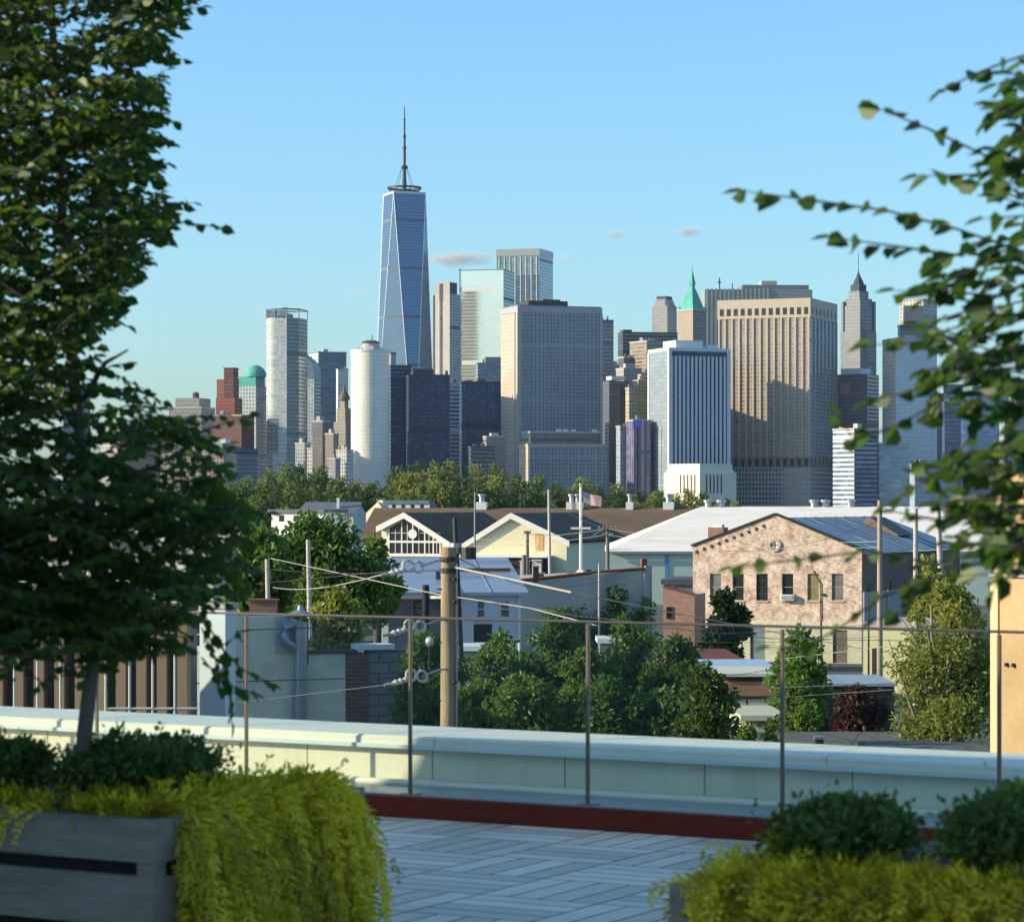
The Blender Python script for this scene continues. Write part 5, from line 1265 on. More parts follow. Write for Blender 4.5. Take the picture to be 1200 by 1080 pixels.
for y, s in ((679, 1), (705, 1), (798, 1)):
    mb = MB(); mb.lathe([(.0, 0), (.035, 0), (.035, .03), (0, .03)], 8); o = mb.build('bolt_plate', FRAMED, e); o.rotation_euler = (R(90), 0, R(35)); o.location = (.09, -.12, z(y))
mb = MB(); mb.tube([(.12, -.085, 0), (.125, -.085, z(660))], .02, 6); mb.build('ground_cable', GALV, e)
e, sh, z, dx = pole('dark leaning service mast right behind the thick wooden pole', 553, 606, 770, 70, .10, FRAMED, lean=-20, r2=.06)
mb = MB(); mb.lathe([(.14, z(636)), (.16, z(636)), (.16, z(648)), (.14, z(648))], 10, (dx * .95, 0)); mb.build('transformer_cap', GALV, e)
mb = MB(); mb.lathe([(0, z(655)), (.2, z(655)), (.2, z(641)), (0, z(641))], 10, (dx * .9 + .3, -.1)); mb.build('transformer', FRAMED, e)
pole('dark square topped post in front of the grey house wing', 499, 685, 745, 90, .13, plain('post_dark', (.03, .028, .026), .8, .3, 1))
pole('slim pale pole, left of the pair before the dark leafy tree', 320, 655, 735, 90, .085, plain('pole_pale', (.48, .42, .36), .7, .15, 1), lean=-7)
pole('slim pale pole, right of the pair before the dark leafy tree', 368, 632, 760, 84, .075, MATS['pole_pale'], lean=-7)
e, sh, z, dx = pole('white flagpole in front of the light blue hall wall', 680.5, 570, 670, 330, .17, FRAMEW, 'flagpole', 'flagpole')
mb = MB(); mb.lathe([(0, 0), (.16, .05), (.22, .2), (.16, .35), (0, .4)], 10, (0, 0)); b = mb.build('finial', GALV, e); b.location = (0, 0, z(570))
mb = MB(); mb.box(-1.2, 1.2, -.35, -.15, z(620), z(617.5)); mb.build('cross_bar', FRAMEW, e)
# flag: rippled cloth with stripes and a star canton
t = NT('flag_cloth'); sp = t.n('ShaderNodeSeparateXYZ'); t.l(t.uv(), sp.inputs[0])
st = t.math('LESS_THAN', t.math('FRACT', t.math('MULTIPLY', sp.outputs[1], 6.5)), .5)
cc = t.mix(st, (.75, .73, .70, 1), (.42, .05, .06, 1))
can = t.math('MULTIPLY', t.math('LESS_THAN', sp.outputs[0], .4), t.math('GREATER_THAN', sp.outputs[1], .46))
vu = t.n('ShaderNodeTexVoronoi'); vu.inputs['Scale'].default_value = 16; vu.inputs['Randomness'].default_value = 0.; t.l(t.uv(), vu.inputs['Vector'])
star = t.math('LESS_THAN', vu.outputs['Distance'], .28)
cc = t.mix(can, cc, t.mix(star, (.03, .05, .18, 1), (.75, .74, .72, 1)))
fm = t.finish(t.bsdf(cc, .8))
mb = MB(); nx, nz = 16, 8; Wf, Hf = 2.3, 1.35
def fp(i, j):
    u, v = i / nx, j / nz
    return (.3 + Wf * u * .95, .22 * math.sin(u * 7 + v) * u, z(575) - Hf * (1 - v) - .75 * u - .12 * math.sin(u * 5))
for i in range(nx):
    for j in range(nz):
        mb.face([fp(i, j), fp(i + 1, j), fp(i + 1, j + 1), fp(i, j + 1)], [(i / nx, j / nz), ((i + 1) / nx, j / nz), ((i + 1) / nx, (j + 1) / nz), (i / nx, (j + 1) / nz)], 0, True)
fl = mb.build('flag', fm, None, (e.location.x, e.location.y, 0)); tag(fl, 'red and white striped flag with a blue star canton flying from the white flagpole', 'flag')
pole('thin grey mast before the plain cream wing left half', 556.5, 576, 665, 300, .11, plain('mast_grey', (.25, .24, .24), .6, .2, 1), 'mast', 'pole')
e, sh, z, dx = pole('pale mast with a side bracket in front of the plain cream wing right half', 645, 574, 665, 280, .15, plain('mast_pale', (.5, .47, .44), .6, .2, 1), 'mast', 'pole', lean=-2)
mb = MB(); mb.tube([(dx, 0, z(592)), (dx - .35, 0, z(586)), (dx - .35, 0, z(577))], .06, 5); mb.build('bracket', FRAMED, e)
pole('dark telephone pole with a short cross arm before the plain cream wing', 618, 622, 665, 260, .17, WOODG, arms=((624, 4, .08),))
e, sh, z, dx = pole('wooden telephone pole with two cross arms before the pale green wall', 712, 617, 668, 230, .17, WOODG, arms=((619, 11, .06), (627, 6, .06)))
mb = MB(); mb.tube([(0, -.1, z(618)), (-.7, -.1, z(623)), (-1.3, -.1, z(628))], .04, 5); mb.build('bracket_arm', GALV, e)
pole('thin pale vertical pipe standing against the grey stucco wall', 702, 660, 740, 125, .05, MATS['pole_pale'], 'pipe', 'pole')
pole('short stub post left of the dark telephone pole', 614, 650, 668, 200, .2, WOODG, 'post', 'post')
pole('tall grey brown utility pole before the shaded brick side wall', 1031, 586, 792, 120, .125, plain('pole_tan', (.36, .29, .22), .85, .25, 1, stretch=(3, 3, .5)), r2=.10)
pole('pale utility pole right of the shaded brick side wall', 1073, 596, 720, 125, .12, MATS['pole_pale'])
pole('leaning pale pole behind the olive tree at right', 1112, 596, 715, 118, .14, MATS['pole_pale'], lean=-13)
pole('thin green post among the branches of the olive tree', 1075, 765, 900, 60, .04, plain('post_green', (.07, .10, .07), .6, .2, 1), 'post', 'post')
pole('thin dark stake beside the thin green post in the olive tree', 1086, 790, 890, 59, .03, FRAMED, 'post', 'post')
pole('thin steel upright on the brick building yard fence', 1018, 700, 800, 150, .05, FRAMED, 'post', 'post')

def wire(label, pts, r=.012, mat=None, name='power_line', cat='cable', sag=0.):
    r *= .8; P3 = [P(*p) for p in pts]; out = []
    for a, b in zip(P3, P3[1:]):
        for k in range(12):
            f = k / 12; q = a.lerp(b, f); q.z -= sag * 4 * f * (1 - f); out.append(q)
    out.append(P3[-1])
    c = out[0].copy(); mb = MB(); mb.tube([q - c for q in out], r, 5)
    o = mb.build(name, mat or FRAMED, None, c); tag(o, label, cat, 'overhead cables'); return o
wsteel = plain('aluminium_wire', (.36, .34, .31), .5, .1, 1)
wire('pale cable rising from the left slim pole down to the utility pole top', [(317, 654, 90), (512, 696, 60), (620, 712, 46), (700, 733, 44)], .016, wsteel)
wire('pale cable from the left slim pole up to the round insulators', [(320, 688, 90), (452, 672, 46)], .016, wsteel, sag=.15)
wire('thick pale guy cable from utility pole top down to the right', [(530, 664, 44), (670, 694, 40)], .024, wsteel)
wire('thin pale line continuing right past the stucco wall', [(670, 694, 40), (790, 718, 60), (1010, 760, 90)], .014, wsteel)
wire('pale line low from utility pole across the white house', [(530, 694, 44), (672, 721, 44), (800, 735, 55)], .011, wsteel)
wire('uppermost black cable crossing the left glass panes', [(-60, 772, 43), (120, 757, 43), (290, 738, 43), (478, 731, 43)], .011)
wire('middle black cable crossing the left glass panes', [(-60, 775, 43), (120, 805, 43), (290, 798, 43), (470, 793, 43)], .012)
wire('pale lower cable crossing the left glass panes', [(-60, 838, 43), (120, 830, 43), (290, 822, 43), (470, 800, 43)], .010, wsteel)
wire('faint black line behind the two slim poles', [(300, 684, 100), (470, 668, 46)], .012)
wire('black service line sloping over the sheet roofed shed', [(775, 735, 60), (905, 748, 70), (1165, 752, 60)], .010)
wire('pale line above the cream wall by the hedge', [(915, 772, 60), (1050, 756, 55)], .010, wsteel)
wire('upper pale line of the pair in front of the red leafed shrub', [(905, 806, 50), (1046, 800, 50)], .010, wsteel)
wire('lower pale line of the pair in front of the red leafed shrub', [(900, 818, 50), (1046, 808, 50)], .010, wsteel)
wire('black line running down to the parapet from the red leafed shrub', [(1008, 858, 56), (990, 882, 48)], .010)
wire('black line fanning right from the red leafed shrub to the parapet', [(1008, 858, 56), (1075, 884, 48)], .010)
wire('black line over the brown flat roof near the tan wall', [(1060, 878, 48), (1165, 866, 46)], .012)
wire('lower black line over the grey planked roof near the tan wall', [(1040, 890, 46), (1170, 879, 44)], .012)
for k, (y0, y1) in enumerate(((632, 622), (640, 629))):
    wire(('upper', 'lower')[k] + ' thin line strung across the plain cream wing and white roof', [(556, y0, 250), (712, y1 - 3, 230), (830, y1 + 6, 210), (1030, y1 + 12, 130)], .02, wsteel, sag=.25)

for lab, pts, r_ in (('thin black cable from the utility pole to the stucco roof', [(530, 650, 44), (640, 690, 80), (758, 668, 140)], .011),
        ('thin black cable crossing before the white house and dark leafy tree', [(300, 664, 90), (515, 668, 46)], .010),
        ('thin cable from the pale mast down to the telephone pole with two arms', [(645, 590, 278), (712, 621, 232)], .03),
        ('thin cable between the two telephone poles before the cream wing', [(618, 626, 258), (712, 622, 232)], .03),
        ('thin cable from the tall grey brown pole to the pale pole', [(1031, 592, 120), (1073, 602, 125), (1112, 604, 118)], .014),
        ('lower cable from the tall grey brown pole toward the brick chimney', [(1031, 610, 120), (930, 640, 150), (842, 645, 180)], .014),
        ('cable low across the brick building yard', [(812, 742, 140), (1031, 730, 120)], .014),
        ('second cable low across the brick building yard', [(812, 752, 130), (1031, 745, 120)], .012),
        ('cable over the orange brick garage', [(775, 792, 80), (915, 782, 78)], .012),
        ('black cable beside the pale service line right of the stucco wall', [(700, 742, 60), (860, 758, 66)], .010)):
    wire(lab, pts, r_, None, sag=.12)
for k, (px, y, D_, w_, h_, lab, m_) in enumerate(((632, 672, 150, .5, .5, 'rusty box vent on the stucco building roof', RUST), (668, 668, 150, .35, .6, 'grey pipe vent on the stucco building roof', GALV), (690, 667, 150, .3, .45, 'small dark roof box near the stucco roof hatch', FRAMED),
        (905, 785, 95, .2, .3, 'small vent box on the sheet roofed shed', GALV), (960, 866, 55, .16, .22, 'small dark vent on the brown flat roof', FRAMED), (1088, 880, 50, .14, .25, 'pale pipe vent on the grey planked roof', GALV), (628, 664, 142, .3, .5, 'dark chimney pot behind the white house roof', FRAMED))):
    c = P(px, y, D_); zb_ = c.z - h_
    e = thing('roof_vent', lab, 'vent', (c.x, c.y, zb_ - .3))
    mb = MB(); mb.box(-w_ / 2, w_ / 2, -w_ / 2, w_ / 2, 0, h_ + .3); mb.build('box', m_, e)
    mb = MB(); mb.prism([(-w_ * .65, -w_ * .65), (w_ * .65, -w_ * .65), (w_ * .65, w_ * .65), (-w_ * .65, w_ * .65)], h_ + .302, h_ + .36); mb.build('cap', GALV, e)

# strain insulators on the cables by the utility pole
def insulators(label, px, y, D, flip):
    e = thing('insulator_cluster', label, 'insulator', P(px, y, D), R(20))
    porc = plain('porcelain', (.58, .52, .46), .3, .1, 2)
    for k, x in enumerate((.0, .17)):
        mb = MB(); n = 16
        prof = [(.085 + .023 * math.cos(2 * math.pi * i / 8), .023 * math.sin(2 * math.pi * i / 8)) for i in range(9)]
        mb.lathe(prof[::-1], n, cap=False); o = mb.build('ring', porc, e); o.location = (x, -.02 * k, .03 - .02 * k); o.rotation_euler = (R(78), R(12 * flip), 0)
    mb = MB(); mb.lathe([(0, -.2), (.03, -.2), (.055, -.14), (.035, -.1), (.055, -.06), (.035, -.02), (.05, .02), (.02, .06), (0, .06)], 10); o = mb.build('strain_body', porc, e); o.rotation_euler = (0, R(76 * flip), 0); o.location = (-.12, 0, -.05)
    mb = MB(); mb.lathe([(0, -.34), (.022, -.34), (.03, -.24), (.018, -.2), (.018, 0)], 8); o = mb.build('clamp', wsteel, e); o.rotation_euler = (0, R(82), 0); o.location = (-.12, -.02, -.07)
    mb = MB(); mb.tube([(.2, 0, .02), (.48, .05, .10), (.7, .1, .12)], .016, 5); mb.build('link_rod', wsteel, e)
insulators('strain insulators with two pale rings hanging left of the utility pole top', 478, 665, 43.6, 1)
insulators('pale strain insulators at the height of the railing top left of the pole', 480, 735, 43.6, 1)
insulators('lowest strain insulators with a bright ring behind the railing post', 482, 793, 43.6, 1)
e = thing('satellite_dish', 'small round white dish among the dark leaves left of the utility pole', 'dish', P(503, 751, 46.5))
mb = MB(); mb.lathe([(0, .04), (.045, .028), (.085, 0.0), (.085, -.012), (0, .025)], 16); o = mb.build('dish', GALV, e); o.rotation_euler = (R(80), 0, R(-30))
mb = MB(); mb.tube([(0, .05, 0), (0, .12, -.2), (0, .16, -.5)], .015, 5); mb.build('mast', FRAMED, e)

# ------------------------------------------------------------------ our own roof terrace
ANG = math.atan2(-.57, 1.0); ux, uy = math.cos(ANG), math.sin(ANG); vx, vy = -uy, ux
OY = 15.08; ZD = HC - 1.75
def sx(px, tt):
    k = (px - 600) / F
    return (k * (OY + tt * vy) - tt * vx) / (ux - k * uy)
def terr(name, label, cat): return thing(name, label, cat, (0, OY, 0), ANG)
def tt_z(px, y, tt):
    s = sx(px, tt); D = OY + s * uy + tt * vy; return ZY(y, D)

# deck of square tiles, each of four planks, direction alternating
t = NT('deck_wood'); uvn = t.uv()
g = t.n('ShaderNodeNewGeometry')
n1 = t.noise(5.0, t.scale(uvn, (1, 14, 1)), 5, .7); n2 = t.noise(.9, t.obj(), 4, .6); n3 = t.noise(26, t.scale(uvn, (1, 7, 1)), 3)
f = t.ramp(t.math('ADD', t.math('MULTIPLY', n1, .5), t.math('MULTIPLY', g.outputs['Random Per Island'], .5)), .2, .8)
cc = t.mix(f, (.58, .46, .33, 1), (.95, .78, .58, 1)); cc = t.mix(t.ramp(n2, .55, .75), cc, (.58, .46, .34, 1))
DECK = t.finish(t.bsdf(cc, t.ramp(n1, .9, .1), normal=t.bump(n3, .2, .004)))
mb = MB(); T_ = .6; pl = 4; gap = .005; rg = random.Random(3)
for i in range(-9, 9):
    for j in range(-20, 0):
        x0, y0 = i * T_, j * T_
        for q in range(pl):
            a, b = q * T_ / pl + gap, (q + 1) * T_ / pl - gap
            if (i + j) % 2: pts = [(x0 + gap, y0 + a), (x0 + T_ - gap, y0 + a), (x0 + T_ - gap, y0 + b), (x0 + gap, y0 + b)]; o_ = rg.random() * 50; uv = [(o_, a), (o_ + T_, a), (o_ + T_, b), (o_, b)]
            else: pts = [(x0 + b, y0 + gap), (x0 + b, y0 + T_ - gap), (x0 + a, y0 + T_ - gap), (x0 + a, y0 + gap)]; o_ = rg.random() * 50; uv = [(o_, a), (o_ + T_, a), (o_ + T_, b), (o_, b)]
            mb.face([(*p, 0) for p in pts], uv)
o = mb.build('terrace_deck', DECK, None, (0, OY, ZD)); o.rotation_euler.z = ANG; tag(o, kind='structure')
e = terr('terrace_building', 'own building under the terrace with dark joints between deck boards', 'building')
mb = MB(); mb.box(-14, 12, -18, .62, 0, ZD - .012); mb.build('wall', plain('deck_under', (.02, .02, .022), .9, .2, 1), e)
# parapet
e = terr('parapet_wall', 'long low metal clad parapet with pale coping at the terrace edge', 'parapet')
clad = plain('parapet_panel', (.82, .72, .54), .6, .08, .8, 0., c2=(.70, .62, .46), stretch=(6, 1, .4)); cop = plain('parapet_coping', (.88, .78, .62), .45, .08, 1, 0., c2=(.78, .70, .57))
zC, zL, zB, zT = ZD + .113, ZD + .15, HC - 1.405, HC - 1.345
mb = MB(); mb.box(-13, 11, 0, .08, ZD - .3, zC); mb.build('red_curb', plain('oxide_red', (.16, .024, .012), .75, .3, 1.2, c2=(.13, .03, .02)), e)
mb = MB(); mb.prism([(-13, .081), (11, .081), (11, .53), (-13, .53)], zC - .1, zL - .03); mb.m = [0] * 6
mb.build('ledge', plain('teal_flashing', (.40, .44, .42), .4, .15, 1, .3), e)
mb = MB(); mb.tube([(-13, .50, zL - .015), (11, .50, zL - .015)], .022, 8); mb.build('bead', cop, e)
seams = [sx(p, .55) for p in (360, 623, 768)]; st = [-13]
x = seams[0] - .98 * 9
while x < 9:
    st.append(x); x += .98 if x < seams[0] - .1 else .87
st.append(11)
for a, b in zip(st, st[1:]):
    mb = MB(); mb.box(a + .004, b - .004, .55, .62, zL - .04, zB + .005); mb.build('panel', clad, e)
mb = MB(); mb.box(-13, 11, .575, .618, zL - .05, zB); mb.build('backing', FRAMED, e)
x = -13; k = 0
while x < 11:
    b = min(x + 2.44, 11)
    mb = MB()
    prof = [(.50, zB), (.50, zT - .012), (.512, zT), (.98, zT + .02), (1.0, zT), (1.0, zB - .1), (.97, zB - .1), (.97, zB + .01), (.56, zB + .01)]
    for p, q in zip(prof, prof[1:] + prof[:1]):
        mb.face([(x + .002, *p), (b - .002, *p), (b - .002, *q), (x + .002, *q)])
    mb.build('coping', cop, e)
    mb = MB(); mb.box(x, b - .001, .485, .4995, zB - .012, zB + .012); mb.build('drip_edge', plain('drip_light', (.75, .78, .78), .35, .05, 1, .2), e)
    x = b
mb = MB(); mb.box(-13, 11, .63, .96, 0, zB - .11); mb.build('outer_wall', brick, e)
# glass railing
e = terr('glass_railing', 'frameless looking glass railing with slim bronze posts and a thin top rail', 'railing')
posts = [sx(p, .12) for p in (115, 290, 482, 690, 918, 1172)]
d = (posts[3] - posts[2]); posts = [posts[0] - d * k for k in (3, 2, 1)] + posts + [posts[-1] + (posts[-1] - posts[-2]) * k for k in (1, 2)]
bronze = plain('bronze_post', (.30, .24, .185), .35, .1, 2, .6); gpane = glasspane('railing_glass')
zR = tt_z(600, 727, .12)
for x in posts:
    mb = MB(); mb.box(x - .0035, x + .0035, .100, .120, zC, zR - .01); ps = mb.build('post', bronze, e)
    mb = MB(); mb.box(x - .011, x - .004, .104, .116, zC, zR - .012); mb.build('side_strip', plain('post_shadow', (.10, .08, .065), .4, .1, 1, .4), ps)  # dark strip puts the post's shaded line into its colour
    mb = MB(); mb.box(x + .004, x + .010, .104, .116, zC, zR - .012); mb.build('side_strip', bronze, ps)
    mb = MB(); mb.box(x - .05, x + .05, .083, .16, zC, zC + .012); mb.build('base_plate', bronze, ps)
for a, b in zip(posts, posts[1:]):
    mb = MB(); mb.box(a + .018, b - .018, .106, .114, zC + .03, zR - .008); mb.build('glass_panel', gpane, e)
mb = MB(); mb.tube([(posts[0], .117, zR + .004), (posts[-1], .117, zR + .004)], .008, 10); mb.build('top_rail', plain('rail_dark', (.10, .085, .075), .35, .15, 1, .5), e)
# unseen bulkhead beyond the left edge, heights and slope shaped to shade the terrace
e = thing('stair_bulkhead', 'unseen stair bulkhead left of the terrace, sloped wing shaped to shade the parapet', 'building', (-6.0, 15.3, 0), 0)
bren = plain('bulk_render', (.72, .70, .66), .85, .1, 1)
mb = MB(); mb.box(-5.5, 0, -19, -4.6, ZD, ZD + 3.6); mb.build('wall', bren, e)
mb = MB()
for x in (-5.5, 0): mb.face([(x, -4.598, ZD), (x, 0, ZD), (x, 0, ZD + 2.43), (x, -4.598, ZD + 5.25)])
mb.face([(-5.5, 0, ZD), (0, 0, ZD), (0, 0, ZD + 2.43), (-5.5, 0, ZD + 2.43)]); mb.face([(-5.5, -4.598, ZD + 5.25), (0, -4.598, ZD + 5.25), (0, 0, ZD + 2.43), (-5.5, 0, ZD + 2.43)])
mb.build('shade_wing', bren, e)
mb = MB(); mb.box(-5.6, .1, -19.1, -4.55, ZD + 3.6, ZD + 3.68); mb.build('coping', conc, e)

# ------------------------------------------------------------------ planters
TIMBER = plain('planter_timber', (.30, .25, .19), .85, .3, 2.0, c2=(.16, .135, .10), stretch=(.7, 8, 8), bump=.5)
TIMBERD = plain('planter_gap', (.03, .028, .026), .9, .3, 3)
SOIL = plain('soil', (.035, .028, .02), .95, .4, 8)
YEL = leafmat('leaf_yellow', (.64, .45, .012), (.95, .72, .05), .35, .6); YELD = leafmat('leaf_yellow_shade', (.27, .21, .012), (.50, .39, .03), .3, .6)  # second leaf tone is a darker copy for shaded shoots
YEW = leafmat('leaf_yew', (.045, .095, .02), (.13, .20, .04), .3, .6)
ZP = HC - 1.0
def planter(label, corner, side):
    """timber box; side=+1 extends along +u from the corner, -1 along -u"""
    e = thing('planter', label, 'planter', (corner[0], corner[1], ZD), ANG)
    x0, x1 = (0, 3.6) if side > 0 else (-3.6, 0); h = ZP - ZD; dp = 1.23
    hs = [0, .045, .165, .21, .36, .405, .56, .615, .75]
    rows_ = [(.0, .16), (.205, .365), (.41, .57), (.615, h)]
    for k, (a, b) in enumerate(rows_):
        mb = MB()
        mb.box(x0, x1, 0, .05, a, b); mb.build('front_board', TIMBER, e)
        mb = MB(); xe = 0 if side > 0 else 0
        X = (x0, x0 + .05) if side > 0 else (x1 - .05, x1)
        mb.box(X[0] + (.0), X[1], .052, dp, a, b - .003); mb.build('end_board', TIMBER, e)
        mb = MB(); mb.box(x0, x1, dp - .05, dp - .001, a, b - .004) if False else mb.box(x0 + .06, x1 - .06, dp - .045, dp - .002, a, b - .004); mb.build('back_board', TIMBER, e)
    mb = MB(); mb.box(x0 + .03, x1 - .03, .03, dp - .05, .01, h - .06); mb.build('liner', TIMBERD, e)
    mb = MB(); mb.box(x0 + .055, x1 - .055, .055, dp - .06, h - .0595, h - .03); mb.build('soil', SOIL, e)
    for a, b in ((.16, .205), (.365, .41), (.57, .615)):
        mb = MB(); xx = (x0 + .004, x0 + .07) if side > 0 else (x1 - .07, x1 - .004); mb.box(xx[0], xx[1], .006, .07, a, b); mb.build('corner_block', TIMBER, e)
    return e
CL = P(180, 962, 8.72); CR = P(785, 1036, 7.28)
pL = planter('left weathered timber planter holding the tree and golden trailing shrub', CL, -1)
pR = planter('right weathered timber planter with two dark shrubs and golden trailing shrub', CR, 1)
def loc(c, x, y, z): return Vector((c[0] + x * ux + y * vx, c[1] + x * uy + y * vy, z))

def strands(rg, c, specs, n, label, name='trailing_shrub'):
    """feathery shoots: root on the bed, arch out over the rim and hang"""
    e = thing(name, label, 'shrub', (c[0], c[1], ZP), ANG)
    mb = MB()
    for _ in range(n):
        sp = rg.choices(specs, [s_['w'] for s_ in specs])[0]
        x = rg.uniform(*sp['x']); y = rg.uniform(*sp['y']); out = Vector(sp['out'])
        out = (out + Vector((rg.uniform(-.5, .5), rg.uniform(-.5, .5), 0))).normalized()
        p = Vector((x, y, rg.uniform(*sp.get('z', (0, .05))))); L = rg.uniform(*sp['L']); lift = rg.uniform(*sp['lift'])
        d = (out + Vector((0, 0, lift))).normalized(); seg = .02; ns = int(L / seg); grav = sp['g'] * .72 * rg.uniform(.5, 1.4)
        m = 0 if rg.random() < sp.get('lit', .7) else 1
        for k in range(ns):
            d = (d + Vector((0, 0, -grav)) + Vector((rg.uniform(-.12, .12), rg.uniform(-.12, .12), rg.uniform(-.08, .08)))).normalized()
            if d.z < -.8 and sp.get('keep'): d = (d + out * sp['keep']).normalized()
            p = p + d * seg
            side = d.cross(Vector((rg.uniform(-1, 1), rg.uniform(-1, 1), rg.uniform(-1, 1))))
            if side.length < .01: continue
            side.normalize(); s_ = (1 - .55 * k / ns)
            for sg in (1, -1):
                dd = (d * .9 + side * sg * .75).normalized()
                mb.blade(p, dd, d.cross(dd).cross(dd).normalized() if d.cross(dd).length > .01 else side, .048 * s_ * rg.uniform(.5, 1.35), .013, m)
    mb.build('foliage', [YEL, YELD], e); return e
rg = random.Random(21)
strands(rg, CL, [dict(w=5, x=(-.26, -.02), y=(.16, 1.0), out=(1, -.05, 0), L=(.28, .68), lift=(-.1, .35), g=.46, keep=.01, z=(-.03, .05)),
                 dict(w=1.2, x=(-.12, -.03), y=(.85, 1.02), out=(1, -.05, 0), L=(.4, .7), lift=(.1, .5), g=.4, keep=.01, z=(-.02, .05)),
                 dict(w=2.6, x=(-.02, .03), y=(.15, 1.02), out=(1, -.05, 0), L=(.35, .6), lift=(-.9, -.1), g=.35, keep=.02, z=(-.3, -.02), lit=.4),
                 dict(w=1.5, x=(-.50, -.08), y=(.2, 1.1), out=(.5, -.5, 0), L=(.08, .17), lift=(.3, .9), g=.15, z=(-.03, .03)),
                 dict(w=1.6, x=(-1.6, -.1), y=(.09, .32), out=(.1, -.6, 0), L=(.05, .13), lift=(.4, 1.3), g=.14, z=(-.04, .01), lit=.5),
                 dict(w=.10, x=(-.3, -.02), y=(.15, 1.1), out=(.6, -.1, 0), L=(.1, .18), lift=(.9, 1.8), g=.16, z=(-.02, .04)), dict(w=.03, x=(-.62, -.45), y=(.02, .08), out=(-.4, -1, 0), L=(.14, .24), lift=(.1, .6), g=.3, z=(-.02, .02))],
        3000, 'golden feathery trailing shrub spilling over the right end of the left planter')
strands(rg, CR, [dict(w=3, x=(.09, 2.0), y=(.03, .17), out=(-.05, -1, 0), L=(.10, .24), lift=(.1, .6), g=.30, keep=.02, z=(-.03, .03)),
                 dict(w=1.6, x=(.06, .25), y=(.0, 1.1), out=(-.8, -.1, 0), L=(.08, .17), lift=(.1, .6), g=.34, keep=.01, z=(-.03, .01)),
                 dict(w=.35, x=(.04, .2), y=(.7, 1.1), out=(-.8, .2, 0), L=(.1, .2), lift=(.3, .9), g=.2, z=(-.02, .02)),
                 dict(w=3, x=(.05, 2.0), y=(.1, .5), out=(0, -.8, 0), L=(.06, .15), lift=(.3, 1.2), g=.14, z=(-.04, .02)),
                 dict(w=.7, x=(.1, 2.0), y=(.0, .05), out=(0, -1, 0), L=(.12, .32), lift=(-.3, .3), g=.32, keep=.02, z=(-.06, .0), lit=.5)],
        2700, 'golden feathery trailing shrub edging the right planter')
def yew(rg, label, px, yc, D, rx, ry, rz, n):
    c = P(px, yc, D); e = thing('dark_shrub', label, 'shrub', c)
    bl = [((rg.uniform(-.6, .6) * rx, rg.uniform(-.5, .5) * ry, rg.uniform(-.3, .35) * rz), (rx * rg.uniform(.35, .5), ry * .5, rz * rg.uniform(.5, .7))) for _ in range(8)] + [((0, 0, 0), (rx * .85, ry * .85, rz * .85))]
    mb = crown_mesh(rg, bl, n * 2, .024, 'blade', .6, -.5)
    mb.build('foliage', YEW, e)
    mb = MB()
    for k in range(6):
        a = k; mb.tube([(0, 0, -rz * 1.1), (rx * .3 * math.cos(a), ry * .3 * math.sin(a), -rz * .3), (rx * .6 * math.cos(a), ry * .6 * math.sin(a), rz * .3)], [.012, .008, .004], 5)
    mb.build('stem', BARK, e)
yew(rg, 'dark clipped shrub at the foot of the planter tree in the left planter', 160, 902, 9.35, .30, .27, .125, 9000)
yew(rg, 'dark clipped shrub cut by the left picture edge in the left planter', 0, 902, 9.5, .16, .24, .115, 6000)
yew(rg, 'dark clipped shrub, left one of two in the right planter', 990, 976, 7.55, .20, .22, .10, 9000)
yew(rg, 'dark clipped shrub at the right picture edge in the right planter', 1178, 978, 7.25, .155, .22, .115, 8000)

# ------------------------------------------------------------------ planter trees
LEAF_NEAR = leafmat('leaf_near', (.02, .062, .009), (.105, .175, .025), .48, .45)
LEAF_NEARR = leafmat('leaf_near_right', (.02, .062, .008), (.075, .14, .02), .38, .45)
def twig_leaves(rg, mb, tw, pts, L, W, sp, droop=.25):
    """leaves alternate along a twig polyline, twig itself added to tw"""
    tw.tube(pts, [.0028] * (len(pts) - 1) + [.001], 4, cap=False)
    s = 1; acc = sp * .5
    for a, b in zip(pts, pts[1:]):
        seg = (b - a); ln = seg.length
        if ln < 1e-5: continue
        d = seg / ln
        while acc < ln:
            q = a + d * acc; side = d.cross(Vector((0, 0, 1)))
            if side.length < .05: side = Vector((1, 0, 0))
            side.normalize()
            dr = (d * rg.uniform(.35, .8) + side * s * rg.uniform(.5, 1.) + Vector((0, 0, -droop * rg.uniform(0, 2)))).normalized()
            nr = (Vector((0, -.25, .55)) + rvec(rg) * 1.1).normalized()
            k = rg.uniform(.7, 1.2); mb.leaf(q + dr * .008, dr, nr, L * k, W * k); s = -s; acc += sp * rg.uniform(.8, 1.25)
        acc -= ln
    d = (pts[-1] - pts[-2]).normalized(); mb.leaf(pts[-1], (d + Vector((0, 0, -.15))).normalized(), Vector((0, 0, 1)), L * .8, W * .7)

